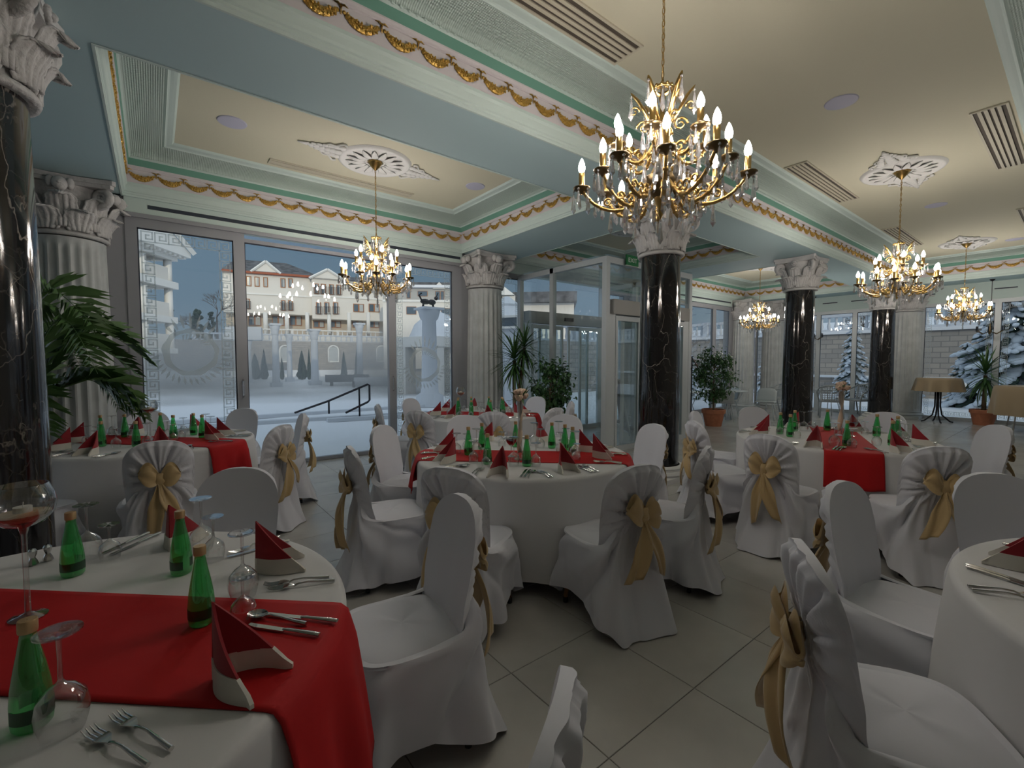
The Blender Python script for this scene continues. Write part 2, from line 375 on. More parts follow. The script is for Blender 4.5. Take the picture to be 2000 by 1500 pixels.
# one garland: a swag of flowers hung between two ribbon bows
def garland_mesh():
    m = MB(); rnd = random.Random(3); w = .267
    for k in range(13):
        t = k/12; x = -w/2+w*t; z = -.078*4*t*(1-t)-.005; r = .006+.024*sin(pi*t)
        m.ball((x, -.004-r*.2, z), r*1.15, 6, 4, (1, .35, 1))
        if 1 < k < 11:
            for q in range(6): m.ball((x+rnd.uniform(-.010,.010), -.006-r*rnd.uniform(.35,.6), z+rnd.uniform(-1.1,1.1)*r), rnd.uniform(.006, .010), 5, 3)
    for sx in (-1, 1):
        m.tube([(sx*w/2, -.012, .0), (sx*w/2-.020, -.014, .012), (sx*w/2-.046, -.010, .012)], [.004, .007, .002], 5)
        m.tube([(sx*w/2, -.012, .0), (sx*w/2+.020, -.014, .012), (sx*w/2+.046, -.010, .004)], [.004, .007, .002], 5)
        m.ball((sx*w/2, -.014, .002), .010, 6, 4); m.tube([(sx*w/2, -.01, 0), (sx*w/2+.004*sx, -.008, -.05)], [.005, .002], 4)
    return m.mesh('garland', 'gold')
gar = garland_mesh()
GZ = 3.738; G = .267
def sconce_row(fr, p0, p1, skip0=0, lim=None):
    p0, p1 = Vector(p0), Vector(p1); L = (p1-p0).length; d = (p1-p0)/L; n = int(L/G); ang = math.atan2(d.y, d.x); off = (L-n*G)/2
    for k in range(n):
        q = p0+d*(off+G*(k+.5))
        if lim and not lim(q): continue
        inst(gar, 'garland', fr, (q.x, q.y, GZ), ang+pi)
for ci, (x0, x1, y0, y1) in enumerate(COFFERS):
    S(sweep_rect(MB(), P_CORN, x0, x1, y0, y1).build('cornice', 'cornice', ceiling))
    fr = S(sweep_rect(MB(), P_FRZ, x0, x1, y0, y1).build('frieze', 'frieze', ceiling))
    S(sweep_rect(MB(), P_FRM, x0, x1, y0, y1).build('frieze_moulding', 'frieze', ceiling))
    S(sweep_rect(MB(), P_STR, x0, x1, y0, y1).build('green_band', 'stripe', ceiling))
    S(sweep_rect(MB(), P_BEAD, x0, x1, y0, y1).build('bead_moulding', 'cornice', ceiling))
    S(sweep_rect(MB(), P_COVE, x0, x1, y0, y1).build('cove_moulding', 'cove', ceiling, angle=40))
    S(sweep_rect(MB(), P_REED, x0, x1, y0, y1).build('reeded_moulding', 'cornice', ceiling))
    S(MB().add([(x0+.45, y0+.45, ZC), (x1-.45, y0+.45, ZC), (x1-.45, y1-.45, ZC), (x0+.45, y1-.45, ZC)], [(0, 3, 2, 1)]).build('coffer_panel', 'ceil', ceiling))
    d = .046
    if ci == 0:
        sconce_row(fr, (x1-d, y1-d), (x0+d, y1-d), lim=lambda q: q.x > -.3)
        sconce_row(fr, (x1-d, y0+d), (x1-d, y1-d))
    elif ci < 4:
        sconce_row(fr, (x1-d, y1-d), (x0+d, y1-d)); sconce_row(fr, (x1-d, y0+d), (x1-d, y1-d))
        if ci == 1: sconce_row(fr, (x0+d, y1-d), (x0+d, y0+d))
# beads along the lower edge of the near cove
bd = MB()
for k in range(190):
    x = .6+k*.06; bd.ball((x, 3.06-.100, 3.884), .016, 6, 4, (1, .6, .6))
S(bd.build('bead_string', 'cornice', ceiling)); bd = None

# walls behind the camera; unseen block added overhead to shade the terrace
S(MB().box(-6.8, -4.9, -.3, -6.5, YW+.35, 4.3).build('wall_left', 'wallpaint'))
S(MB().box(-6.8, -4.9, -.3, XW+.6, -4.6, 4.3).build('wall_back', 'wallpaint'))
S(MB().box(-14, -14, 4.3, XW+1.2, YW+.8, 7.2).build('upper_shade_block', 'facade'))
S(MB().box(-6.5, YW-.02, 3.22, -.98, YW+.2, ZS).build('wall_front', 'frame_white'))

# ------------------------------------------------------------------ windows
def greek_border(w, h, cell, z=0):
    """a greek-key band just inside a w x h pane (2D quads, local x / z)"""
    m = MB(); lw = cell*.12
    def seg(ax, ay, bx, by, T):
        x0, x1 = min(ax, bx)-lw/cell/2, max(ax, bx)+lw/cell/2; y0, y1 = min(ay, by)-lw/cell/2, max(ay, by)+lw/cell/2
        q = [T(x0, y0), T(x1, y0), T(x1, y1), T(x0, y1)]
        m.add([(a, 0, b) for a, b in q], [(0, 1, 2, 3)])
    path = [(.05, .05), (.05, .95), (.85, .95), (.85, .3), (.38, .3), (.38, .65), (.6, .65)]
    def run(ox, oz, ux, uz, vx, vz, n, c):
        for k in range(n):
            T = lambda a, b: (ox+(k+a)*c*ux+b*c*vx, oz+(k+a)*c*uz+b*c*vz)
            for (p, q) in zip(path, path[1:]): seg(*p, *q, T)
            seg(.05, .05, 1.05, .05, T)
    nx = max(1, int(w/cell)-1); nz = max(1, int(h/cell)-1); cx = (w-.0)/(nx+1); cz = h/(nz+1)
    run(0, h-cz, 1, 0, 0, 1, nx+1, cx)
    run(0, 0, 0, 1, 1, 0, nz, cz); run(w-cx, 0, 0, 1, 1, 0, nz, cz); run(cx, 0, 1, 0, 0, 1, nx-1, cx)
    return m
def medallion(R):
    m = MB(); n = 40
    for k in range(n):
        a0, a1 = 2*pi*k/n, 2*pi*(k+1)/n; w0 = .16+.10*sin(a0*1.5)**2; w1 = .16+.10*sin(a1*1.5)**2
        f = lambda a, r: (R*r*cos(a), 0, R*r*sin(a))
        m.add([f(a0, 1-w0), f(a1, 1-w1), f(a1, 1+.03*sin(9*a1)), f(a0, 1+.03*sin(9*a0))], [(0, 1, 2, 3)])
    for k in range(18):
        a = -pi/2+(k-8.5)*.17; b = Vector((cos(a), 0, sin(a))); t = Vector((-sin(a), 0, cos(a)))
        p = b*R*1.06; q = b*R*1.42+t*R*.12; c = (p+q)/2; s = (q-p).cross(Vector((0, 1, 0))).normalized()*R*.055
        m.add([p, c+s, q, c-s], [(0, 1, 2, 3)])
    for k in range(7):
        a = pi/2+(k-3)*.22; b = Vector((cos(a), 0, sin(a))); t = Vector((-sin(a), 0, cos(a))); p = b*R*1.05; q = b*R*(1.75-.09*abs(k-3)); s = t*R*.06
        m.add([p-s*.5, (p+q)/2-s, q, (p+q)/2+s, p+s*.5], [(0, 1, 2, 3, 4)])
    for k in range(9):
        a = pi*.15+k*.18; b = Vector((cos(a), 0, sin(a))); t = Vector((-sin(a), 0, cos(a))); p = b*R*.78; q = b*R*.52+t*R*.10; s = t*R*.05
        m.add([p-s, q, p+s], [(0, 1, 2)])
    return m
WALLM = {'Y': (0., Vector((0, YW, 0))), 'X': (-pi/2, Vector((XW, 0, 0)))}
NWIN = [0]
def window(wall, s0, s1, z0, z1, fl=.1, fr=.1, ft=.12, fb=.10, key=None, med=None, frame='frame_grey', handle=None, back=0.):
    """one framed pane; s runs along +X (wall Y) or along -Y (wall X, s = -Y)"""
    NWIN[0] += 1; rot, base = WALLM[wall]
    loc = base+(Vector((s0, back, 0)) if wall == 'Y' else Vector((back, -s0, 0)))
    root = S(empty('window_%d' % NWIN[0], loc, rot)); w = s1-s0
    for nm, b in (('frame_stile', (0, z0, fl, z1)), ('frame_stile', (w-fr, z0, w, z1)), ('frame_head', (fl, z1-ft, w-fr, z1)), ('frame_sill', (fl, z0, w-fr, z0+fb))):
        MB().box(b[0], -.035, b[1], b[2], .045, b[3]).build(nm, frame, root)
    px0, px1, pz0, pz1 = fl, w-fr, z0+fb, z1-ft
    gk = MB()
    for nm, b in (('gasket', (px0, pz0, px0+.012, pz1)), ('gasket', (px1-.012, pz0, px1, pz1)), ('gasket', (px0, pz1-.015, px1, pz1))):
        MB().box(b[0], -.018, b[1], b[2], -.008, b[3]).build(nm, 'dark_gap', root)
    MB().box(px0, .0, pz0, px1, .008, pz1).build('pane', 'pane', root)
    if key:
        w_, h_ = px1-px0-.06, pz1-pz0-.06
        greek_border(w_, h_, key).build('etched_border', 'etched', root, loc=(px0+.03, -.004, pz0+.03))
    if med: medallion(med[1]).build('etched_medallion', 'etched', root, loc=((px0+px1)/2, -.004, med[0]))
    if handle is not None: MB().tube([(handle, -.04, 1.02), (handle, -.075, 1.04), (handle, -.075, 1.24), (handle, -.04, 1.26)], .010, 6).build('handle', 'steel', root)
    return root
ZT = 3.24
window('Y', -.22, 1.01, .0, ZT, .11, .13, .13, .08, .125, (1.62, .30), handle=1.23-.06)
for a, b in ((-6.45, -4.6), (-4.6, -2.8), (-2.8, -.98)): window('Y', a, b, .0, ZT-.02, .09, .09, .12, .08)
window('Y', 1.01, 3.10, .0, ZT-.06, .012, .012, .05, .05, back=.09)
window('Y', 3.04, 4.44, .0, ZT, .12, .20, .13, .08, .105, (1.45, .30), handle=.06)
window('Y', 5.30, 5.90, .0, ZT, .03, .07, .10, .08, .075)
for a, b in ((8.25, 9.2), (10.2, 11.35), (11.35, 12.10), (12.10, 13.45), (13.45, 14.45)): window('Y', a, b, .0, ZT-.02, .09, .09, .12, .08)
S(MB().box(-.22, YW-.05, ZT, 4.44, YW+.12, ZS).build('trim_1', 'cornice')); S(MB().box(.0, YW-.056, ZT+.10, 4.40, YW-.051, ZT+.145).build('trim_2', 'dark_gap'))
S(MB().box(-.3, YW-.075, ZT-.02, 4.47, YW-.05, ZT+.03).build('trim_3', 'frame_grey'))
S(MB().box(5.3, YW-.05, ZT, 14.5, YW+.12, ZS).build('trim_4', 'cornice')); S(MB().box(8.3, YW-.056, ZT+.10, 14.4, YW-.051, ZT+.14).build('trim_5', 'dark_gap'))
# wall piers behind the engaged columns
for i, (a, b) in enumerate(((-.98, -.22), (4.44, 5.30), (9.2, 10.2), (14.45, XW+.1))): S(MB().box(a, YW-.02, 0, b, YW+.2, ZS).build('trim_%d' % (6+i), 'frame_grey'))
# far wall
for a, b, key in ((-7.05, -6.72, None), (-6.05, -5.2, None), (-5.2, -4.28, None), (-4.28, -3.42, .09), (-2.80, -1.42, .10), (-1.42, .4, .10), (.4, 2.2, None), (2.2, 4.5, None)):
    window('X', a, b, -.02, 3.02, .055, .055, .09, .10, key, frame='frame_white')
S(MB().box(XW-.05, -4.6, 3.02, XW+.15, YW, ZS).build('trim_11', 'cornice'))
for i, (a, b) in enumerate(((6.05, 6.72), (2.80, 3.42))): S(MB().box(XW-.02, a, -.02, XW+.15, b, ZS).build('trim_%d' % (12+i), 'frame_white'))
sl = MB()
for k in range(9): sl.box(XW-.06, .4+k*.72, 3.25, XW-.05, .78+k*.72, 3.275)
S(sl.build('trim_14', 'dark_gap'))

# ------------------------------------------------------------------ columns
def acanthus_mesh(h, w, out, seed):
    def fn(u, v):
        s = (u-.5)*2; prof = (.62+.5*v) if v < .55 else (.62+.5*.55)*(1-((v-.55)/.45)**2.2*.85)
        lobe = 1+.16*abs(sin(v*16))*abs(s)-.06
        x = s*w*.5*prof*lobe; t = v; z = h*(t-.24*max(0, t-.72)**1.2*3.0*(1 if t > .72 else 0)); y = -out*(t**2.6)-.018*(1-s*s)-.015*abs(sin(s*8.5-v*1.5*(1 if s > 0 else -1)))
        if t > .86: z -= (t-.86)*h*1.1
        y += .016*s*s
        return (x, y, z)
    return MB().sheet(fn, 22, 18, .014).mesh('leaf', 'capital', True)
LEAF1 = acanthus_mesh(.26, .24, .13, 1); LEAF2 = acanthus_mesh(.42, .22, .15, 2)
def volute_mesh(s=1.):
    m = MB(); pts = []; rr = []
    for k in range(34):
        t = k/33; a = -pi*.5+t*4.4*pi; r = .085*(1-t*.86)
        pts.append((-.0+cos(a)*r, 0, sin(a)*r)); rr.append(.020*(1-.55*t))
    m.tube([(-.16, 0, -.20), (-.12, 0, -.14), (-.05, 0, -.10)]+pts, [.010, .014, .018]+rr, 6, flat=2.2)
    return m.mesh('volute', 'capital', True)
VOL = volute_mesh()
def abacus_mesh(half, h):
    poly = []
    for q in range(4):
        a = q*pi/2
        for s in [-1+.2*i for i in range(11)]:
            x, y = half*(1-.16*(1-s*s)), half*s*.93
            poly.append((x*cos(a)-y*sin(a), x*sin(a)+y*cos(a)))
    m = MB(); m.prism(poly, 0, h*.45); m.prism([(x*1.04, y*1.04) for x, y in poly], h*.45, h)
    return m.mesh('abacus', 'capital', False)
ABA = abacus_mesh(.33, .085)
ROS = MB()
for k in range(8): a = 2*pi*k/8; ROS.ball((.03*cos(a), -.015, .03*sin(a)), .026, 6, 4, (1, .7, 1))
ROS.ball((0, -.03, 0), .024, 8, 5); ROS = ROS.mesh('rosette', 'capital', True)
def fluted_mesh(r0, r1, z0, z1, nf=22, name='shaft'):
    m = MB(); seg = nf*6; rows = []
    for z, r, fl in ((z0, r0, 0), (z0+.05, r0, 0), (z0+.10, r0, 1), (z0+(z1-z0)*.35, r0*.995, 1), (z1-.12, r1, 1), (z1-.07, r1, 0), (z1, r1, 0)):
        row = []
        for i in range(seg):
            a = 2*pi*i/seg; ph = (i % 6)/6; d = fl*.030*max(0, sin(pi*min(1, ph*1.25)) if ph < .8 else 0); row.append(((r-d)*cos(a), (r-d)*sin(a), z))
        rows.append(row)
    vs = [p for row in rows for p in row]; fs = []
    for k in range(len(rows)-1):
        for i in range(seg): j = (i+1) % seg; fs.append((k*seg+i, k*seg+j, (k+1)*seg+j, (k+1)*seg+i))
    return m.add(vs, fs).mesh(name, 'pilaster', True, 35)
CORE = MB().lathe([(.18, -.012), (.262, -.02), (.285, -.015), (.29, .0), (.285, .018), (.265, .022), (.255, .05), (.25, .30), (.265, .42), (.30, .53)], 32).mesh('bell', 'capital', True)
NECK_BASE = MB().box(-.36, -.36, 0, .36, .36, .06).lathe([(.36, .06), (.375, .085), (.36, .115), (.32, .12), (.315, .14), (.33, .155), (.31, .175), (.275, .18)], 36)
DSHAFT = MB().lathe([(.255, .17), (.258, .2), (.257, 1.0), (.250, 1.9), (.240, 2.86)], 48).mesh('shaft', 'marble', True)
DBASE = NECK_BASE.mesh('base', 'plaster', True, 40)
PSHAFT = fluted_mesh(.345, .315, .17, 2.82)
PBASE = MB().box(-.40, -.40, 0, .40, .40, .07).lathe([(.40, .07), (.425, .10), (.40, .135), (.37, .14), (.365, .16), (.38, .175), (.36, .19)], 36).mesh('base', 'pilaster', True, 40)
FACE = MB().ball((0, -.05, 0), .065, 12, 8, (.8, .8, 1.1)).ball((0, -.10, -.005), .013, 6, 4).ball((-.06, -.02, .02), .045, 8, 5, (.7, 1, 1.4)).ball((.06, -.02, .02), .045, 8, 5, (.7, 1, 1.4)).mesh('mask', 'capital', True)
def column(x, y, white, label, name, sc=1.):
    c = tag(empty(name, (x, y, 0)), label, 'column', 'white fluted half columns' if white else 'dark marble columns', 'thing')
    inst(PBASE if white else DBASE, 'base', c); inst(PSHAFT if white else DSHAFT, 'shaft', c)
    k = 1.22 if white else 1.
    cap = inst(CORE, 'capital', c, (0, 0, 2.852), 0, (k, k, 1))
    for i in range(8):
        a = 2*pi*i/8+pi/8
        inst(LEAF1, 'leaf', cap, (.262*cos(a), .262*sin(a), .03), a+pi/2)
        a += pi/8; inst(LEAF2, 'leaf', cap, (.262*cos(a), .262*sin(a), .06), a+pi/2)
    for i in range(4):
        a = pi/4+i*pi/2
        inst(VOL, 'volute', cap, (.36*cos(a), .36*sin(a), .42), a, (1., 1.5, 1.))
        inst(FACE if white else ROS, 'mask' if white else 'rosette', cap, (.315*cos(a+pi/4), .315*sin(a+pi/4), .47), a+pi/4+pi/2)
    inst(ABA, 'abacus', cap, (0, 0, .505), 0, (1.04, 1.04, 1))
    return c
column(-.71, YP, False, 'black marble column cut off by the left picture edge beside the palm', 'marble_column')
column(5.17, YP, False, 'black veined marble column behind the big chandelier, next to the glass entrance', 'marble_column')
column(9.72, YP, False, 'black marble column right of the potted ficus, behind the right-hand runner table', 'marble_column')
column(14.9, 3.36, False, 'farthest black marble column, beside a white fluted one', 'marble_column')
for x, y, lab in ((-.70, 7.02, 'white fluted half column behind the palm fronds, with a face on its capital'), (4.88, 7.02, 'white fluted half column between the pool window and the tall yucca'),
                  (9.70, 7.02, 'white fluted half column hidden behind the glass entrance'), (14.92, 6.95, 'white fluted corner half column above the white wire chairs'),
                  (XW-.12, 6.45, 'slim-looking white fluted half column beside the wicker chair at the far wall'), (XW-.12, 3.10, 'white fluted half column right beside the farthest black column')):
    column(x, y, True, lab, 'fluted_column')

# ------------------------------------------------------------------ glass entrance vestibule
vx0, vx1, vy, vh = 5.80, 8.25, 4.90, 3.20
door = S(empty('door_1', (vx0, vy, 0)))
def vb(nm, x0, y0, z0, x1, y1, z1, m='frame_white', par=None): return MB().box(x0-vx0, y0-vy, z0, x1-vx0, y1-vy, z1).build(nm, m, par or door)
p = .045
for x, y in ((vx0, vy), (vx1, vy), (vx0, YW-.06), (vx1, YW-.06), (vx0, 6.15), (vx1, 6.15)): vb('post', x-p, y-p, 0, x+p, y+p, vh)
for x in (vx0, vx1):
    vb('side_rail', x-p, vy+p, vh-.09, x+p, YW-.1, vh); vb('side_rail', x-p, vy+p, 0, x+p, YW-.1, .09)
    vb('pane', x-.006, vy+.045, .09, x+.006, 6.10, vh-.09, 'pane'); vb('pane', x-.006, 6.20, .09, x+.006, YW-.1, vh-.09, 'pane')
vb('roof_panel', vx0-p, vy-p, vh, vx1+p, YW-.1, vh+.03, 'pane')
vb('head_rail', vx0+p, vy-p, vh-.10, vx1-p, vy+p, vh)
vb('transom_pane', vx0+p, vy-.006, 2.62, vx1-p, vy+.006, vh-.10, 'pane')
for yy, nm in ((vy, 'door_operator'), (YW-.12, 'door_operator')):
    op = vb(nm, vx0+.10, yy-.09, 2.28, vx1-.10, yy+.09, 2.52, 'flag_grey')
    vb('sensor', 7.0-.12, yy-.13, 2.36, 7.0+.12, yy-.09, 2.43, 'black', op).parent = op
    vb('jamb', vx0+p, yy-.04, 0, vx0+.20, yy+.04, 2.28); vb('jamb', vx1-.20, yy-.04, 0, vx1-p, yy+.04, 2.28)
    for a, b, off in ((vx0+.20, vx0+.85, -.03), (6.25, 6.95, .03), (7.1, 7.75, .03), (vx1-.85, vx1-.20, -.03)):
        lf = S(MB().box(a-vx0+.05, yy-vy+off-.006, .09, b-vx0-.05, yy-vy+off+.006, 2.18).build('door_leaf', 'pane', door))
        for bb in ((a, a+.05, 0, 2.26), (b-.05, b, 0, 2.26), (a+.05, b-.05, 0, .09), (a+.05, b-.05, 2.18, 2.26)):
            MB().box(bb[0]-vx0, yy-vy+off-.02, bb[2], bb[1]-vx0, yy-vy+off+.02, bb[3]).build('leaf_rail', 'frame_white', lf)
# EXIT sign on the vestibule head
def text_mesh(txt, size, name, material, depth=.002):
    cu = bpy.data.curves.new(name, 'FONT'); cu.body = txt; cu.size = size; cu.extrude = depth; cu.align_x = 'CENTER'; cu.align_y = 'CENTER'; cu.resolution_u = 3
    o = bpy.data.objects.new(name, cu); COL.objects.link(o); dg = bpy.context.evaluated_depsgraph_get(); me = bpy.data.meshes.new_from_object(o.evaluated_get(dg)); me.name = name
    bpy.data.objects.remove(o); bpy.data.curves.remove(cu); me.materials.clear(); me.materials.append(M[material]); return me
ex = tag(empty('exit_sign', (6.36, vy-.08, 3.19)), 'small green exit sign on the head of the glass entrance', 'sign')
MB().box(-.16, -.012, -.085, .16, .012, .085).build('plate', 'exit_green', ex); inst(text_mesh('EXIT', .105, 'lettering', 'white_print'), 'lettering', ex, (0, -.014, 0), (pi/2, 0, 0), (1.1, 1, 1))
MB().box(-.17, -.014, -.095, .17, .014, -.085).build('edge_strip', 'white_print', ex)
# ------------------------------------------------------------------ covered chairs
def crease(x): return 1.2-2*abs(sin(x*.5))**.65
def chair_meshes(seed):
    rnd = random.Random(seed); ph = [rnd.uniform(0, 6.28) for _ in range(8)]; zk = .665
    H0, ZSH, ZTOP = .212, .735, .935
    def xb(z): t = (z-.45)/.48; return -.165-.085*t
    def ztop(u): return ZSH+(ZTOP-ZSH)*max(0, 1-abs(u)**2.5)**(1/2.5)
    def pleat(s, z, a=1.):
        """folds that radiate from the knot at (0, zk) on the rear"""
        dx, dz = s, z-zk; rho = sqrt(dx*dx+dz*dz)+1e-4; psi = math.atan2(dz, dx); g = min(1, rho/.16)
        up = 1. if dz > 0 else .85
        return a*up*g*(-.015*crease(psi*15+ph[0])+.007*sin(psi*27+ph[1])+.004*sin(psi*9+ph[2]))-.030*math.exp(-(rho/.07)**2)*0
    m = MB(); NU, NV = 60, 36
    def front(u, v):
        s = u*2-1; z = .43+(ztop(s)-.43)*v; y = s*H0*(.93+.07*smooth01((z-.45)/.3)); x = xb(z)+.022*s*s+.004*sin(z*30+ph[3]+s*3)*(1-smooth01((z-.5)/.2))+.003*sin(s*8+ph[4])*(1-v)
        return (x, y, z)
    def rear(u, v):
        s = u*2-1; x, y, z = front(u, v); e = 1-abs(s)**6; tuck = math.exp(-((z-zk)/.10)**2)*.012
        return (x-.048*max(.12, e)*(1 if v < .97 else .6)-pleat(y, z, e*min(1, (1-v)*6+.25))+tuck*0, y*(1-.05*math.exp(-((z-zk)/.13)**2)), z)
    m.grid(front, NU, NV, flip=True); n0 = 0; m.grid(rear, NU, NV); n1 = (NU+1)*(NV+1)
    bd = [j*(NU+1) for j in range(NV+1)]+[NV*(NU+1)+i for i in range(1, NU+1)]+[j*(NU+1)+NU for j in range(NV-1, -1, -1)]
    # rounded rim between the two faces
    prev = None
    for k in range(len(bd)-1):
        a, b = bd[k], bd[k+1]
        m.f.append((b, a, a+n1, b+n1))
    back = m
    # seat cushion top
    def seat(u, v):
        a = 2*pi*u; e = .5; cx, sx = cos(a), sin(a); x = .215*math.copysign(abs(cx)**e, cx); y = .222*math.copysign(abs(sx)**e, sx); r = v
        z = .476-.020*r**6+.006*sin(x*20+ph[5])*sin(y*14+ph[6])*r*(1-r)*3
        return (x*r+.012, y*r, z)
    st = MB().grid(seat, 48, 10, closed_u=True)
    # skirt: hangs from the seat edge, gathered up to the knot at the rear
    NS, NT = 176, 34
    def skirt(u, v):
        a = 2*pi*u-pi; rearness = smooth01((abs(a)-1.75)/1.2)             # a = 0 front, +-pi rear
        e = .55; cx, sx = cos(a), sin(a); x0 = .218*math.copysign(abs(cx)**e, cx)+.012; y0 = .226*math.copysign(abs(sx)**e, sx)
        # rear: up the outside of the back to the knot
        rc = smooth01((abs(a)-2.35)/.75); zt = .466+(.60-.466)*smooth01((abs(a)-1.9)/1.15)+.0*rc
        xt, yt = x0, y0
        if abs(a) > 1.9:
            k = smooth01((abs(a)-1.9)/.5); xt = x0+k*(-.228-x0); 
        spread = 1+(.16+.10*rearness)*v**.8
        xh = x0*spread-(.10*rearness+.02)*v*(1 if cx < 0 else -.6); yh = y0*(1+.13*v)
        side = smooth01(1-abs(abs(a)-1.25)/.75)
        zh = .055+.075*side-.05*smooth01((abs(a)-2.2)/.6)+.02*sin(a*3+ph[7])
        zh = max(.008, zh)
        b = v**1.0; x = xt+(xh-xt)*b**.8; y = yt+(yh-yt)*b**.8; z = zt+(zh-zt)*b
        # folds
        s = math.copysign((pi-abs(a))*.25, a); dz = z-zk; psi = math.atan2(dz, s); rho = sqrt(s*s+dz*dz); g = min(1, rho/.2)
        rfold = (-.026*crease(psi*11+ph[0])+.010*sin(psi*19+ph[2]))*g*smooth01((abs(a)-.3)/1.0)*(1-.25*v)
        vfold = v**1.1*(.030*sin(a*6+ph[1]+.9*sin(a*2+ph[4]))+.014*sin(a*13+ph[3]))*(1-.2*rearness)
        sag = -.014*sin(pi*min(1, v*2.2))*side
        d = Vector((x-.0, y, 0)); d = d.normalized() if d.length > .01 else Vector((1, 0, 0)); o = rfold+vfold-sag
        if v < .02: o *= .2
        return (x+d.x*o, y+d.y*o, z)
    sk = MB().grid(skirt, NS, NT, closed_u=True, flip=True)
    def lip(u, v):
        a = 2*pi*u-pi; p = Vector(skirt(u, 0)); k = smooth01((abs(a)-1.5)/.5); q0 = Vector((p.x*.86, p.y*.86, .464)); zz = p.z+.012
        q1 = Vector((xb(zz)-.004, max(-.185, min(.185, p.y*.86)), zz)); q = q0.lerp(q1, k); r = q.lerp(p, v); r.z += .010*sin(pi*v)*k; return r
    sk.grid(lip, NS, 4, closed_u=True, flip=True)
    cov = MB(); cov.add(back.v, back.f); cov.add(st.v, st.f); cov.add(sk.v, sk.f)
    return cov.mesh('cover', 'cover', True, 75)
COVERS = [chair_meshes(s) for s in (11, 23, 37)]
def sash_meshes(seed):
    rnd = random.Random(seed); zk = .665; xk = -.262
    knot = MB(); 
    def kf(u, v):
        a = 2*pi*u; z = (v-.5)*.085; r = .026+.012*(1-(2*v-1)**2)+.004*sin(a*3+v*9)
        return (xk-.022+r*cos(a)*.85, r*sin(a)*1.05, zk+z)
    knot.grid(kf, 16, 8, closed_u=True)
    loops = []
    for sgn in (-1, 1):
        drop = rnd.uniform(-.03, .045) if sgn < 0 else rnd.uniform(-.02, .06); L = .122
        def lf(u, v):
            a = 2*pi*u; t = (1-cos(a))/2; wdt = (.018+.058*sin(pi*min(1, t*1.05))**.8)
            y = sgn*L*t; zc = zk+.035*sin(pi*t)*.6+drop*t; th = .030*sin(a)*(.35+t); s = (v-.5)*2
            ruf = .006*sin(s*5+a*2)
            return (xk-.030-abs(.02*sin(pi*t))+th*.55+ruf, y, zc+s*wdt+th*.35)
        loops.append(MB().grid(lf, 28, 8, closed_u=True).mesh('bow_loop', 'satin', True))
    tails = []
    for sgn in (-1, 1):
        L = rnd.uniform(.26, .40); sw = rnd.uniform(.04, .09)*sgn; tw = rnd.uniform(.6, 1.2)*sgn
        def tf(u, v):
            s = (u-.5)*2; w = .016+.040*smooth01(v*2.2); ang = tw*v; z = zk-.02-(L+.05*u*sgn)*v; fold = .010*sin(s*4+v*3)
            return (xk-.035-.045*sin(pi*v*.8)+s*w*sin(ang)*.7+fold, sw*v*1.3+s*w*cos(ang), z)
        tails.append(MB().sheet(tf, 8, 16, .0025).mesh('tail', 'satin', True))
    return knot.mesh('knot', 'satin', True), loops, tails
SASHES = [sash_meshes(s) for s in (5, 9, 14)]
LEGM = {}
LP = (('a', .175, .175), ('b', .175, -.175), ('c', -.185, .165), ('d', -.185, -.165))
for nm, x, y in LP:
    LEGM[nm] = MB().tube([(x*1.04, y*1.04, .03), (x*.86, y*.86, .36)], [.013, .017], 8).mesh('leg', 'wood', True)
FOOT = MB().lathe([(.0145, 0), (.0155, .006), (.0145, .034)], 10, cap0=True, cap1=True).mesh('foot_cap', 'black', True)
def chair(x, y, rz, var, label, group, sash=True):
    c = tag(empty('covered_chair', (x, y, 0), rz), label, 'chair', group)
    inst(COVERS[var % 3], 'cover', c)
    for nm, lx, ly in LP:
        lg = inst(LEGM[nm], 'leg', c); inst(FOOT, 'foot_cap', lg, (lx*1.04, ly*1.04, 0))
    if sash:
        k, lo, ta = SASHES[var % 3 if var < 10 else (var+1) % 3]; sa = inst(k, 'sash', c)
        for q in lo: inst(q, 'bow_loop', sa)
        for q in ta: inst(q, 'tail', sa)
    return c
TB = {'T0': (-.02, 5.40, .82), 'T1': (-.355, 1.695, .855), 'T2': (2.334, 2.819, .85), 'T3': (5.16, 1.53, .83), 'T4': (3.62, 5.32, .83), 'T5': (2.382, -.60, .90)}
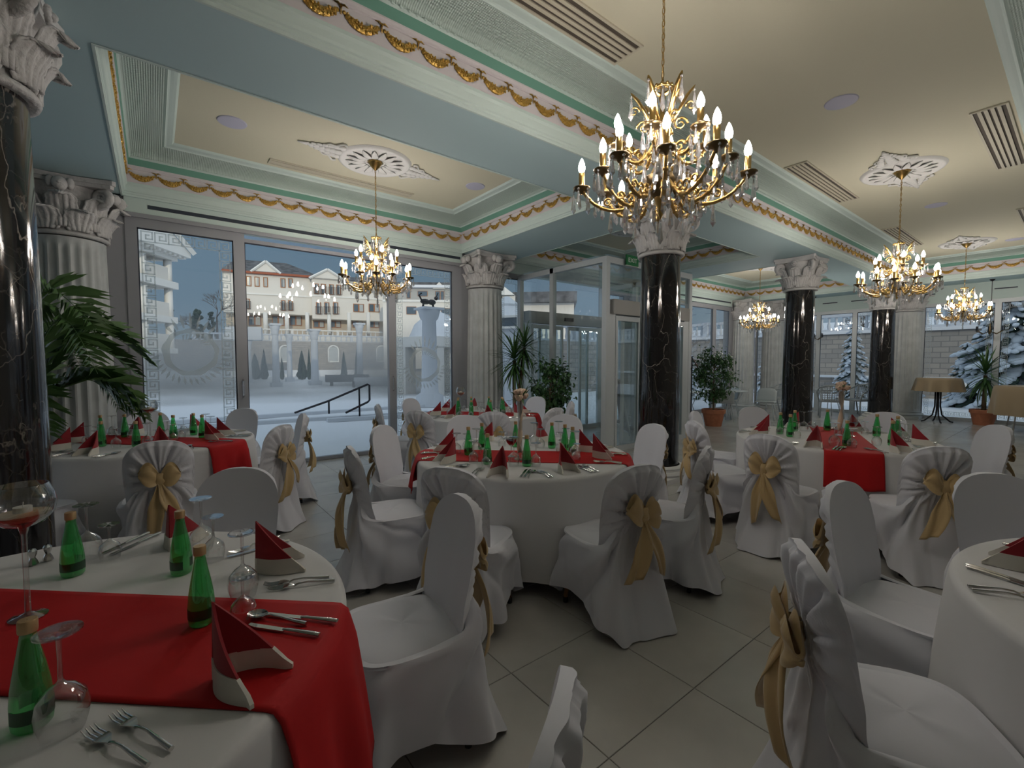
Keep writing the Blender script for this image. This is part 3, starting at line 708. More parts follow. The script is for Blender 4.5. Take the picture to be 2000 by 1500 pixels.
# table, bearing of the chair from the table centre (degrees), distance of the back, variant, label
CH = [
 ('T2', 171, 1.30, 0, 'white covered chair seen from the side, gold sash hanging left, at the flower-vase table'),
 ('T2', -147, 1.28, 1, 'white covered chair with pleated back directly behind the big front chair, at the flower-vase table'),
 ('T2', -101, 1.30, 2, 'white covered chair with back to us and long gold sash at the middle flower-vase table'),
 ('T2', -66, 1.34, 4, 'white covered chair turned sideways with gold sash at its right side, near the veined column'),
 ('T2', -18, 1.24, 3, 'white covered chair facing us in front of the veined black column'),
 ('T2', 30, 1.20, 5, 'white covered chair facing us across the flower-vase table, right of the vase'),
 ('T2', 80, 1.20, 6, 'white covered chair facing us across the flower-vase table, left of the vase'),
 ('T2', 126, 1.27, 7, 'white covered chair facing us at the left end of the flower-vase table runner'),
 ('T1', -3, 1.33, 8, 'large white covered chair in the foreground centre, angled to the nearest table'),
 ('T1', 57, 1.25, 0, 'white covered chair facing us behind the green bottles of the nearest table'),
 ('T1', -53, 1.42, 1, 'white covered chair of which only the top corner shows at the bottom picture edge'),
 ('T5', 127, 1.36, 2, 'large white covered chair with big gold bow in the lower right corner'),
 ('T5', 84, 1.28, 4, 'white covered chair with front showing and bow peeking out left, behind the big bow chair'),
 ('T5', 43, 1.25, 3, 'white covered chair facing us cut off by the right picture edge'),
 ('T3', -137, 1.36, 5, 'white covered chair with fan-pleated back at the right of the hanging red runner'),
 ('T3', 180, 1.38, 6, 'white covered chair with straight hanging gold sash left of the hanging red runner'),
 ('T3', 144, 1.33, 7, 'white covered chair seen from its left side just right of the veined black column'),
 ('T3', 103, 1.18, 8, 'beige-looking covered chair facing us below the potted ficus'),
 ('T3', 56, 1.12, 0, 'covered chair facing us in front of the black column right of the ficus'),
 ('T3', -6, 1.12, 1, 'covered chair facing us under the farthest black column'),
 ('T3', -55, 1.22, 2, 'covered chair facing us with gold bow at its right edge, below the terracotta yucca pot'),
 ('T0', -88, 1.24, 3, 'white covered chair with centred gold bow and back to us at the window table'),
 ('T0', -46, 1.27, 4, 'white covered chair seen sideways with gold bow, right of the window table'),
 ('T0', -4, 1.18, 5, 'grey-looking covered chair behind the sideways bow chair by the pool window'),
 ('T0', 93, 1.30, 6, 'covered chair facing us behind the candle goblet of the window table'),
 ('T0', 48, 1.14, 7, 'covered chair facing us at the right far edge of the window table'),
 ('T0', -133, 1.30, 8, 'white covered chair half hidden by the left black column'),
 ('T4', -158, 1.30, 0, 'white covered chair with gold bow left of the farthest table'),
 ('T4', 158, 1.36, 1, 'white covered chair seen edge-on at the window frame by the farthest table'),
 ('T4', 114, 1.18, 2, 'covered chair facing us at the far left of the farthest table'),
 ('T4', -118, 1.24, 4, 'white covered chair with pleated back at the near side of the farthest table'),
 ('T4', -78, 1.24, 5, 'white covered chair with pleated back at the near right of the farthest table'),
 ('T4', 10, 1.14, 3, 'covered chair facing us beside the ficus bush at the farthest table'),
 ('T4', -36, 1.24, 6, 'white covered chair seen edge-on right of the farthest table, near the glass entrance'),
]
GN = {'T0': 'chairs at the window table', 'T1': 'chairs at the nearest table', 'T2': 'chairs at the flower-vase table', 'T3': 'chairs at the table with the hanging runner', 'T4': 'chairs at the farthest table', 'T5': 'chairs at the cut-off right table'}
for t, ang, r, var, lab in CH:
    cx, cy, R = TB[t]; a = radians(ang); rr = max(r, 1.26)-.225
    chair(cx+rr*cos(a), cy+rr*sin(a), a+pi+random.uniform(-.06, .06), var, lab, GN[t])

# ------------------------------------------------------------------ round tables, cloths, runners
TL = {'T0': 'window table beside the left palm', 'T1': 'nearest table at lower left', 'T2': 'middle table with the ribbon flower vase', 'T3': 'right table with runner hanging toward us', 'T4': 'farthest table near the glass entrance', 'T5': 'table cut off by the right picture edge'}
def cloth_mesh(R, seed, hem):
    rnd = random.Random(seed); ph = [rnd.uniform(0, 6.28) for _ in range(4)]; nf = rnd.choice([8, 9, 10])
    def fn(u, v):
        a = 2*pi*u
        if v < .28: return (R*(v/.28)*.97*cos(a), R*(v/.28)*.97*sin(a), .762)
        if v < .42:
            t = (v-.28)/.14*pi/2; return ((R*.97+R*.03*sin(t))*cos(a), (R*.97+R*.03*sin(t))*sin(a), .762-.028*(1-cos(t)))
        t = (v-.42)/.58; f = .5+.5*sin(nf*a+ph[0]+.8*sin(2*a+ph[1])); f = f**1.6
        r = R+t**.8*(.080*f-.016)+.008*t*sin(3*a+ph[2]); z = .734-(.734-hem)*t
        return (r*cos(a), r*sin(a), z)
    return MB().grid(fn, 144, 44, closed_u=True, flip=False).mesh('tablecloth', 'cloth', True)
def runner_mesh(R, off, w, hang0, hang1, seed):
    """strip along local x, offset off in y, hanging hang0 / hang1 at its two ends"""
    ph = seed*1.7
    def fn(u, v):
        y = off+(v-.5)*w; xe = sqrt(max(.01, (R+.004)**2-y*y)); L = 2*xe+hang0+hang1; s = u*L
        if s < hang0: t = (hang0-s); x, z, k = -xe, .7655-t, -1
        elif s > hang0+2*xe: t = s-hang0-2*xe; x, z, k = xe, .7655-t, 1
        else: return (-xe+(s-hang0), y, .7655-.010*(max(0, abs(-xe+(s-hang0))/xe-.965)/.035)**2)
        z -= .010; fl = .082*min(1, t/.62)**.9; wv = .014*min(1, t*4)*sin(v*8+ph)+.008*min(1, t*4)*sin(v*17+ph*2)
        c = sqrt(xe*xe+y*y); return (x*(1+(fl+wv+.012*min(1,t*12))/c), y*(1+fl/c*.8), z)
    return MB().sheet(fn, 90, 22, .003).mesh('table_runner', 'red', True)
RUN = {'T0': (-47, -.02, .42, .25, .30), 'T1': (-42.5, .085, .43, .30, .42), 'T2': (-42.7, -.15, .43, .24, .24), 'T3': (22.3, -.07, .40, .28, .12), 'T4': (-47, .0, .42, .2, .22)}
CLM = {}
for i, (t, (cx, cy, R)) in enumerate(TB.items()):
    tb = tag(empty('round_table', (cx, cy, 0)), 'round table carrying the white cloth, the '+TL[t], 'table', 'round dining tables')
    MB().lathe([(.01, .725), (R-.02, .725), (R-.02, .75), (R-.03, .757), (.01, .757)], 64).build('tabletop', 'wood', tb)
    for k in range(4):
        a = pi/4+k*pi/2+.4; MB().tube([(.55*cos(a), .55*sin(a), .02), (.5*cos(a), .5*sin(a), .73)], .022, 10).build('leg', 'iron', tb)
    c = inst(cloth_mesh(R, 50+i, .10), 'tablecloth', None, (cx, cy, 0)); tag(c, 'white cloth draped over the '+TL[t], 'tablecloth', 'round white tablecloths')
    if t in RUN:
        ang, off, w, h0, h1 = RUN[t]; ra = radians(ang)
        r = inst(runner_mesh(R, off, w, h0, h1, i), 'table_runner', None, (cx, cy, 0), ra); tag(r, 'red runner laid across the '+TL[t], 'table runner', 'red table runners')
# ------------------------------------------------------------------ chandeliers
def arm_curve(R, zc, zs, dip):
    """from the stem out, dipping and rising to the cup"""
    pts = []
    for k in range(15):
        t = k/14; r = .035+(R-.035)*(t if t < .5 else .5+.5*sin((t-.5)*pi)) ; z = zs+(zc-zs)*smooth01((t-.35)/.65)-dip*sin(pi*min(1, t*1.08))**1.2
        pts.append((r, 0, z))
    pts[-1] = (R, 0, zc)
    return pts
def scroll(m, c, r0, turns, sgn, th=.008):
    pts = [(c[0]+sgn*r0*(1-.8*k/18)*cos(turns*2*pi*k/18), c[1], c[2]+r0*(1-.8*k/18)*sin(turns*2*pi*k/18)) for k in range(19)]
    m.tube(pts, [th*(1-.5*k/18) for k in range(19)], 5)
def arm_mesh(R, zc, zs, dip, name):
    m = MB(); pts = arm_curve(R, zc, zs, dip); m.tube(pts, [.0115-.0025*abs(2*k/14-1) for k in range(15)], 7)
    for k in (3, 5, 7, 9, 11): m.ball(pts[k], .016, 7, 5, (1, 1, .8))
    p = pts[7]; scroll(m, (p[0]-.02, 0, p[2]+.045), .035, 1.3, 1); scroll(m, (p[0]+.055, 0, p[2]+.05), .028, 1.2, -1); scroll(m, (p[0]-.075, 0, p[2]+.06), .030, 1.2, 1)
    return m.mesh(name, 'brass', True)
CUP = MB().lathe([(.006, -.02), (.012, -.012), (.014, -.004), (.040, .004), (.052, .014), (.050, .020), (.034, .012), (.018, .012), (.017, .028), (.012, .028)], 14).mesh('drip_cup', 'brass_dark', True)
CANDLE = MB().lathe([(.0175, .012), (.0175, .105), (.010, .108)], 10).mesh('candle_tube', 'brass', True)
BULB = MB().lathe([(.007, .105), (.018, .120), (.0205, .138), (.016, .160), (.007, .182), (.001, .192)], 10).mesh('bulb', 'bulb', True)
def drop_geo(m, x, y, z, L, w=.011):
    m.ball((x, y, z-.010), .008, 6, 4); zt = z-.022
    o = len(m.v)
    for (r, dz) in ((.004, 0), (w*.55, -.02*L/.08), (w, -L*.80)):
        for k in range(5): a = 2*pi*k/5; m.v.append((x+r*cos(a), y+r*sin(a), zt+dz))
    m.v.append((x, y, zt-L))
    for k in range(5):
        j = (k+1) % 5; m.f += [(o+5+k, o+5+j, o+j, o+k), (o+10+k, o+10+j, o+5+j, o+5+k), (o+15, o+10+j, o+10+k)]
    m.f.append(tuple(o+k for k in range(5)))
DROP = [MB(), MB()]
drop_geo(DROP[0], 0, 0, 0, .085, .013); drop_geo(DROP[1], 0, 0, 0, .125, .016)
DROP = [d.mesh('crystal_drop', 'crystal', False) for d in DROP]
LOW = [arm_mesh(.455, -1.40, -1.36, .17, 'arm'), arm_mesh(.37, -1.38, -1.34, .20, 'arm')]; UPP = arm_mesh(.255, -1.20, -1.16, .12, 'arm')
STEM = MB().lathe([(.004, -.84), (.010, -.85), (.012, -.90), (.020, -.92), (.012, -.95), (.014, -1.02), (.030, -1.07), (.038, -1.11), (.026, -1.16), (.016, -1.20), (.020, -1.26), (.045, -1.31), (.060, -1.34), (.055, -1.40), (.030, -1.44), (.040, -1.47), (.030, -1.51), (.014, -1.54), (.018, -1.57), (.003, -1.60)], 16).mesh('stem', 'brass', True)
CANOPY = MB().lathe([(.001, .0), (.085, -.0), (.088, -.012), (.070, -.03), (.060, -.05), (.035, -.075), (.018, -.095), (.008, -.105)], 20).mesh('ceiling_cup', 'brass', True)
def chain_mesh(z0, z1):
    m = MB(); n = int((z0-z1)/.032)
    for k in range(n):
        z = z0-(k+.5)*(z0-z1)/n; rot = (k % 2)*pi/2; pts = [(.008*cos(a)*cos(rot), .008*cos(a)*sin(rot), z+.021*sin(a)) for a in [2*pi*i/8 for i in range(9)]]
        m.tube(pts, .0028, 4, cap=False)
    m.tube([(.004, .003, z0), (.002, -.003, (z0+z1)/2), (.004, .003, z1)], .002, 4)
    return m.mesh('chain', 'brass', True)
CHAIN = chain_mesh(-.10, -.845)
def crown_mesh():
    m = MB()
    m.lathe([(.045, -.862), (.062, -.868), (.064, -.880), (.050, -.886), (.030, -.880)], 18)
    for k in range(12): a = 2*pi*k/12; m.ball((.058*cos(a), .058*sin(a), -.868), .010, 6, 4)
    return m.mesh('crown', 'brass', True)
CROWN = crown_mesh()
def horn_mesh():
    m = MB(); pts = [(.03, 0, -1.06), (.07, 0, -1.04), (.10, 0, -.98), (.135, 0, -.92), (.165, 0, -.885), (.175, 0, -.87)]
    m.tube(pts, [.008, .014, .018, .017, .012, .004], 6, flat=.5); scroll(m, (.10, 0, -1.075), .04, 1.4, 1, .007); scroll(m, (.155, 0, -.98), .03, 1.2, -1, .006)
    return m.mesh('leaf_scroll', 'brass', True)
HORN = horn_mesh()
BOWL = MB().lathe([(.010, -1.50), (.05, -1.47), (.085, -1.41), (.10, -1.37), (.095, -1.365), (.06, -1.40), (.02, -1.42)], 18).mesh('bowl', 'brass_dark', True)
BUTTON = MB()
def joined_drops(R, zc, seed):
    rnd = random.Random(seed); m = MB()
    for k in range(5): a = 2*pi*k/5+.3; drop_geo(m, R+.046*cos(a), .046*sin(a), zc+.008, .08+.03*(k % 2), .014)
    drop_geo(m, R*.62, 0, zc-.13, .115, .016); drop_geo(m, R*.82, 0, zc-.06, .09, .014); drop_geo(m, R*.42, .03, zc-.07, .11, .016)
    return m.mesh('crystal_drops', 'crystal', False)
JD = [joined_drops(.455, -1.40, 1), joined_drops(.37, -1.38, 2), joined_drops(.255, -1.20, 3)]
DZ = -.065
def chandelier(x, y, label, detail, lit=True, power=30):
    root = tag(empty('chandelier', (x, y, 3.99)), label, 'chandelier', 'gilt crystal chandeliers')
    inst(CANOPY, 'ceiling_cup', root); inst(CHAIN, 'chain', root, (0, 0, .0085), 0, (1, 1, 1.088))
    for me, nm in ((STEM, 'stem'), (CROWN, 'crown'), (BOWL, 'bowl')): inst(me, nm, root, (0, 0, DZ))
    spots = [(2*pi*k/12+.13, k % 2) for k in range(12)]+[(2*pi*k/6+.4, 2) for k in range(6)]
    for a, kind in spots:
        me, R, zc = ((LOW[0], .455, -1.40), (LOW[1], .37, -1.38), (UPP, .255, -1.20))[kind]
        arm = inst(me, 'arm', root, (0, 0, DZ), a)
        inst(CUP, 'drip_cup', arm, (R, 0, zc)); inst(CANDLE, 'candle_tube', arm, (R, 0, zc)); inst(BULB, 'bulb', arm, (R, 0, zc))
        if detail:
            for k in range(5): b = 2*pi*k/5+.3+a; inst(DROP[k % 2], 'crystal_drop', arm, (R+.047*cos(b), .047*sin(b), zc+.010))
            inst(DROP[1], 'crystal_drop', arm, (R*.62, 0, zc-.12)); inst(DROP[0], 'crystal_drop', arm, (R*.82, 0, zc-.06)); inst(DROP[1], 'crystal_drop', arm, (R*.42, .03, zc-.07))
        else: inst(JD[kind], 'crystal_drops', arm)['kind'] = 'stuff'
    for k in range(6):
        h = inst(HORN, 'leaf_scroll', root, (0, 0, DZ), 2*pi*k/6+.15)
        inst(DROP[1], 'crystal_drop', h, (.172, 0, -.885))
    for k in range(10): a = 2*pi*k/10; inst(DROP[1], 'crystal_drop', root, (.062*cos(a), .062*sin(a), -.882+DZ))
    for k in range(8): a = 2*pi*k/8+.2; inst(DROP[k % 2], 'crystal_drop', root, (.10*cos(a), .10*sin(a), -1.375+DZ))
    inst(DROP[1], 'crystal_drop', root, (0, 0, -1.60+DZ))
    return root
POW = 56
chandelier(2.33, 1.57, 'largest lit gilt crystal chandelier, hanging in front of the veined black column', True, power=POW)
chandelier(7.78, 1.62, 'lit crystal chandelier second in the row from the largest one, under the cream ceiling', False, power=POW)
chandelier(13.5, 1.70, 'lit crystal chandelier farthest along the cream ceiling, above the terracotta-potted yucca', False, power=POW)
chandelier(2.25, 5.62, 'lit crystal chandelier hanging in front of the pool window', False, power=POW)
chandelier(12.6, 5.45, 'small-looking lit crystal chandelier above the potted ficus and white wire chairs', False, power=POW)

# ------------------------------------------------------------------ ceiling roses, speakers, air vents
def rose(x, y, ang, label):
    root = tag(empty('ceiling_rose', (x, y, ZC-.002), ang), label, 'ceiling rose', 'plaster ceiling roses')
    n = 64; m = MB()
    m.lathe([(.10, -.012), (.20, -.016), (.33, -.014), (.375, -.022), (.40, -.030), (.425, -.024), (.44, -.004), (.445, .0)], 48)
    m.build('disc', 'plaster', root, angle=50)
    lf = MB().sheet(lambda u, v: ((u-.5)*.075*sin(pi*min(1, v*1.0+.06))**.7*(1+.15*sin(v*25)), .12+.23*v, -.016-.020*sin(pi*v)-.006*abs(sin((u-.5)*9))), 6, 8, .008).mesh('leaf', 'plaster', True)
    for k in range(16): inst(lf, 'leaf', root, (0, 0, 0), 2*pi*k/16)
    for s in (0, 1):
        w = MB()
        for k in range(7):
            t = k/6; hw = .24*(1-t)**.8+.035
            w.ball((.44+.36*t, hw*.45, -.010), .050*(1-.55*t), 8, 5, (1.2, 1, .35)); w.ball((.44+.36*t, -hw*.45, -.010), .050*(1-.55*t), 8, 5, (1.2, 1, .35)); w.ball((.46+.36*t, 0, -.012), .06*(1-.5*t), 8, 5, (1.2, 1.1, .35))
        w.tube([(.80, 0, -.010), (.90, 0, -.012)], [.03, .012], 6, flat=.6)
        scr = []
        for sg in (-1, 1): w.tube([(.42+.02*k, sg*(.21-.0012*k*k+.03*sin(k*.9)), -.012) for k in range(15)], [.016-.0007*k for k in range(15)], 6)
        w.build('scroll_wing', 'plaster', root, True, rot=(0, 0, s*pi))
    return root
rose(2.33, 1.57, 0, 'white plaster rose above the largest chandelier at the top picture edge'); rose(7.78, 1.62, 0, 'white plaster rose with scroll wings on the cream ceiling above the second chandelier')
rose(13.5, 1.70, 0, 'white plaster rose farthest along the cream ceiling'); rose(2.25, 5.62, 0, 'white plaster rose above the chandelier at the pool window')
rose(12.6, 5.45, 0, 'white plaster rose above the small-looking far chandelier'); rose(7.2, 5.45, 0, 'white plaster rose in the entrance bay coffer, half hidden by the column')
SPK = MB().lathe([(.001, -.010), (.12, -.010), (.132, -.008), (.138, .0)], 32).mesh('ceiling_speaker', 'speaker', True, 40)
for x, y, lab in ((.72, 5.64, 'round grey-lilac speaker disc at the left of the pool window ceiling'), (3.68, 5.52, 'round grey-lilac speaker disc at the right of the pool window ceiling'),
                  (5.28, 1.58, 'round grey-lilac speaker disc right of the largest chandelier on the cream ceiling'), (9.90, 1.62, 'round grey-lilac speaker disc beyond the second chandelier'), (13.9, 1.05, 'round grey speaker disc beyond the farthest ceiling rose')):
    o = inst(SPK, 'ceiling_speaker', None, (x, y, ZC)); tag(o, lab, 'ceiling speaker', 'round ceiling speakers')
def vent(x0, y0, x1, y1, label, axis='x', n=5):
    root = tag(empty('air_vent', (x0, y0, ZC)), label, 'air vent', 'slotted ceiling air vents'); w, d = x1-x0, y1-y0
    MB().box(0, 0, -.006, w, d, -.004).build('backing', 'vent_slot', root)
    for b in ((-.02, -.02, w+.02, 0), (-.02, d, w+.02, d+.02), (-.02, 0, 0, d), (w, 0, w+.02, d)): MB().box(b[0], b[1], -.014, b[2], b[3], -.001).build('frame_bar', 'vent_blade', root)
    for k in range(1, n):
        y = d*k/n; MB().box(0, y-.014, -.016, w, y+.014, -.007).build('blade', 'vent_blade', root)
    return root
vent(.9, 2.30, 3.10, 2.55, 'long slotted air vent at the top edge above the big beam garlands'); vent(6.48, 2.29, 8.5, 2.52, 'slotted air vent left of the second ceiling rose'); vent(6.55, .60, 8.67, .83, 'slotted air vent near the right picture edge')
vent(1.22, 6.34, 3.10, 6.46, 'slim slotted air vent beside the rose at the pool window', n=4); vent(10.9, 2.30, 12.9, 2.52, 'slotted air vent behind the second chandelier'); vent(11.2, .60, 13.2, .83, 'small-looking slotted air vent at the right picture edge, farther away')
# ------------------------------------------------------------------ table settings
ZT_ = .7650
def zt(t, x, y):
    """height of the cloth or of the runner on it"""
    if t in RUN:
        ang, off, w, h0, h1 = RUN[t]; a = radians(ang); cx, cy, R = TB[t]; v = -(x-cx)*sin(a)+(y-cy)*cos(a)
        if abs(v-off) < w/2+.01: return .7672
    return .7625
BB = MB().lathe([(.002, .004), (.026, .0), (.031, .006), (.0325, .02), (.0325, .055), (.030, .085), (.024, .125), (.0175, .160), (.0135, .185), (.0125, .198), (.0145, .2)], 20).mesh('body', 'bottle_green', True)
BW = MB().lathe([(.001, .006), (.029, .008), (.030, .05), (.028, .082), (.022, .120), (.019, .140), (.001, .141)], 14).mesh('water', 'bottle_green', True)
BC = MB().lathe([(.015, .196), (.0155, .200), (.0155, .218), (.0145, .221), (.001, .2215)], 16).mesh('cap', 'cap_gold', True, 50)
BL = MB().lathe([(.0331, .022), (.0331, .050)], 16, a0=.2, a1=3.6).mesh('label', 'bottle_label', True)
BL2 = MB().lathe([(.0331, .028), (.0327, .058)], 8, a0=4.3, a1=5.2).mesh('label', 'bottle_label', True)
def bottle(t, x, y, label, rot=0, sc=1.):
    b = tag(empty('water_bottle', (x, y, zt(t, x, y)), rot), label, 'bottle', 'green water bottles'); b.scale = (sc, sc, sc)
    inst(BB, 'body', b); inst(BC, 'cap', b); inst(BL, 'label', b); inst(BL2, 'label', b)
    return b
def goblet_mesh(h, rr, rb, hb, foot, name, seg=20):
    """wine glass stood on its rim: bowl below, stem, foot on top"""
    pr = [(rr, 0), (rb*.97, hb*.30), (rb, hb*.5), (rb*.88, hb*.75), (rb*.5, hb*.95), (.008, hb*1.04), (.0042, hb*1.12), (.0038, (hb+h)/2), (.0048, h-.014), (.010, h-.007), (foot*.75, h-.004), (foot, h-.003), (foot, h), (.001, h-.0015)]
    return MB().lathe(pr, seg).mesh(name, 'glass', True, 60)
GBIG = goblet_mesh(.205, .034, .043, .095, .038, 'wine_glass'); GSML = goblet_mesh(.130, .029, .034, .068, .032, 'wine_glass'); GMID = goblet_mesh(.165, .031, .037, .080, .035, 'wine_glass')
def wglass(t, x, y, label, kind=1):
    o = inst((GSML, GMID, GBIG)[kind], 'wine_glass', None, (x, y, zt(t, x, y)), random.uniform(0, 6)); return tag(o, label, 'glass', 'upturned wine glasses')
def napkin_meshes():
    H, L, hw, wb = .172, .165, radians(24), .052
    red = MB(); wh = MB(); th = .006
    for s in (-1, 1):
        d = Vector((cos(s*hw), sin(s*hw), 0)); n = Vector((-d.y, d.x, 0))*s
        def pt(u, v, bul=1.):
            # u along the wing, v from the table up to the sloping edge
            top = H*(1-u)**1.05+.010; bend = .020*sin(pi*min(1, u*1.1))*bul
            p = d*(L*u)-n*0+n*bend*(1-.5*v); return (p.x, p.y, v*top)
        us = 1-((wb-.010)/H)**(1/1.05); top = lambda u: H*(1-u)**1.05+.010
        red.sheet(lambda u, v: pt(u*us*.995, (wb*.96+(top(u*us*.995)-wb*.96)*v)/top(u*us*.995)), 12, 8, th)
        wh.sheet(lambda u, v: pt(us*u*1.5 if u < 2/3 else us+(1-us)*(u-2/3)*3, v*min(1., wb/top(us*u*1.5 if u < 2/3 else us+(1-us)*(u-2/3)*3)), 1.12), 18, 4, th*1.5)
    red.tube([(-.001, 0, wb*.8), (0, 0, H+.008)], [.005, .002], 6); wh.tube([(-.001, 0, 0), (-.001, 0, wb)], [.006, .006], 6)
    return red.mesh('red_fold', 'napkin_red', True, 40), wh.mesh('white_band', 'napkin_white', True, 40)
NR, NW_ = napkin_meshes()
def napkin(t, x, y, ang, label, sc=1.):
    o = tag(empty('folded_napkin', (x, y, zt(t, x, y)+.001), ang), label, 'napkin', 'folded red napkins'); o.scale = (sc, sc, sc)
    inst(NR, 'red_fold', o); inst(NW_, 'white_band', o); return o
def handle_pts(L0, L1): return [(L0, 0, .006), (L0+.03, 0, .009), (L1-.06, 0, .006), (L1-.02, 0, .004), (L1, 0, .004)]
def fork_mesh():
    m = MB(); m.tube([(.075, 0, .004), (.09, 0, .010), (.12, 0, .012), (.17, 0, .007), (.20, 0, .005)], [.0035, .0030, .0030, .005, .0055], 6, flat=None)
    m.sheet(lambda u, v: (.045+.032*v, (u-.5)*.026*(1-.75*max(0, v-.35)/.65), .004+.004*sin(pi*(.2+.6*v))), 6, 5, .0022)
    for k in range(4): y = (k-1.5)*.0072; m.tube([(.0, y, .010), (.018, y, .004), (.047, y, .005)], [.0010, .0018, .0020], 5)
    return m.mesh('fork', 'steel', True, 60)
def knife_mesh():
    m = MB(); m.tube([(.11, 0, .005), (.125, 0, .006), (.165, 0, .006), (.20, 0, .006), (.222, 0, .005)], [.0045, .0055, .006, .0075, .007], 8, flat=.6)
    m.sheet(lambda u, v: (.115*v, -.009*(1-u)*sin(pi*min(.5, (v+.06)*1.6))+.006*u, .004), 4, 10, .002)
    return m.mesh('knife', 'steel', True, 60)
def spoon_mesh():
    m = MB(); m.tube([(.055, 0, .006), (.075, 0, .012), (.11, 0, .011), (.16, 0, .006), (.195, 0, .005)], [.003, .003, .003, .005, .006], 6)
    m.sheet(lambda u, v: (.062*v, (u-.5)*.044*sqrt(max(.0, 1-(2*v-1)**2))*(1.05-.15*v), .010-.008*(1-(2*u-1)**2)*sin(pi*v)), 8, 12, .0015)
    return m.mesh('spoon', 'steel', True, 70)
CUT = {'fork': fork_mesh(), 'knife': knife_mesh(), 'spoon': spoon_mesh()}
def cutlery(t, kind, x, y, ang, label, lift=0.):
    o = inst(CUT[kind], kind, None, (x, y, zt(t, x, y)+.002+lift), ang); return tag(o, label, kind, 'steel '+('knives' if kind == 'knife' else kind+'s'))
def place(t, kind, p, q, label, lift=0.):
    """working end at p, handle end at q"""
    return cutlery(t, kind, p[0], p[1], math.atan2(q[1]-p[1], q[0]-p[0]), label, lift)

# nearest table, item by item
bottle('T1', -.241, 2.150, 'green water bottle left on the nearest table, beside the tall candle goblet', 2.6); bottle('T1', .055, 1.935, 'green water bottle in the middle of the nearest table, left of the upright napkin', 1.2)
bottle('T1', .085, 1.515, 'green water bottle standing on the red runner of the nearest table behind a napkin', 2.2); bottle('T1', -.215, 1.30, 'green water bottle at the lower left corner behind a large upturned glass', 3.4)
for x, y, k, lab in ((-.215, 2.30, 2, 'tall upturned wine glass directly behind the left green bottle'), (-.150, 2.25, 0, 'small upturned wine glass right of the left green bottle'), (.128, 2.13, 2, 'tall upturned wine glass behind the middle green bottle'),
                     (.155, 1.99, 1, 'upturned wine glass between the middle bottle and the cutlery'), (.200, 1.62, 2, 'tall upturned wine glass left of the standing red napkin'), (.178, 1.455, 0, 'small upturned wine glass on the runner right of the green bottle'),
                     (-.165, 1.245, 2, 'big upturned wine glass at the lower left of the picture'), (-.335, 1.48, 2, 'upturned wine glass cut off by the left picture edge')): wglass('T1', x, y, lab, k)
napkin('T1', .030, 2.19, radians(62), 'folded red napkin half hidden behind the middle green bottle'); napkin('T1', .263, 1.775, radians(-12), 'folded red napkin standing on the white cloth of the nearest table')
napkin('T1', .090, 1.222, radians(-48), 'large folded red napkin in front on the red runner')
place('T1', 'fork', (.262, 1.648), (.458, 1.568), 'upper fork of the pair right of the nearest table\'s standing napkin'); place('T1', 'fork', (.268, 1.61), (.462, 1.535), 'lower fork of the pair right of the nearest table\'s standing napkin')
place('T1', 'spoon', (.195, 1.475), (.352, 1.262), 'soup spoon on the red runner lying between two knives'); place('T1', 'knife', (.235, 1.445), (.385, 1.278), 'knife on the red runner above the spoon'); place('T1', 'knife', (.186, 1.415), (.331, 1.236), 'knife on the red runner below the spoon')
place('T1', 'fork', (-.085, 1.225), (.035, .985), 'fork at the bottom picture edge, right one of two'); place('T1', 'fork', (-.125, 1.205), (-.020, 1.01), 'fork at the bottom picture edge, left one of two')
place('T1', 'knife', (-.150, 2.275), (-.005, 2.43), 'knife far left on the nearest table behind the small upturned glass'); place('T1', 'knife', (-.185, 2.30), (-.045, 2.46), 'outer knife far left on the nearest table behind the small upturned glass')
place('T1', 'fork', (.205, 2.005), (.36, 2.06), 'fork behind the standing napkin on the nearest table'); place('T1', 'knife', (.195, 1.975), (.38, 2.00), 'knife behind the standing napkin on the nearest table')
SHK = MB().lathe([(.013, 0), (.016, .004), (.012, .018), (.007, .028), (.012, .042), (.013, .052), (.008, .06), (.001, .062)], 8).mesh('shaker', 'steel', True, 30)
for x, y, lab in ((-.366, 2.345, 'small dark salt shaker left of the green bottle, beside the black column'), (-.330, 2.365, 'small dark pepper shaker nearest the left green bottle')):
    tag(inst(SHK, 'shaker', None, (x, y, .7625)), lab, 'shaker')
def candle_goblet(t, x, y, label, sc=1.):
    o = tag(empty('candle_goblet', (x, y, zt(t, x, y))), label, 'candle holder', 'tall glass candle goblets'); o.scale = (sc, sc, sc)
    MB().lathe([(.001, .003), (.040, .0), (.042, .003), (.02, .008), (.007, .016), (.006, .12), (.0065, .24), (.012, .262), (.045, .275), (.066, .30), (.072, .33), (.066, .36), (.055, .385), (.052, .385), (.062, .36), (.068, .33), (.062, .303), (.040, .282), (.001, .275)], 28).build('goblet', 'glass', o, angle=60)
    MB().lathe([(.001, .279), (.042, .284), (.060, .303), (.035, .306), (.001, .307)], 24).build('granules', 'granules', o, angle=60)
    MB().lathe([(.020, .303), (.020, .322), (.018, .322), (.001, .320)], 20).tube([(0, 0, .318), (.002, 0, .335)], .001, 4).build('tea_light', 'wax', o, angle=60)
candle_goblet('T1', -.305, 1.86, 'tall glass goblet with a tea light at the left edge of the nearest table'); candle_goblet('T0', -.045, 5.42, 'tall glass goblet with a tea light on the window table', .97); candle_goblet('T4', 3.42, 5.52, 'tall glass goblet with a tea light on the farthest table', .97)
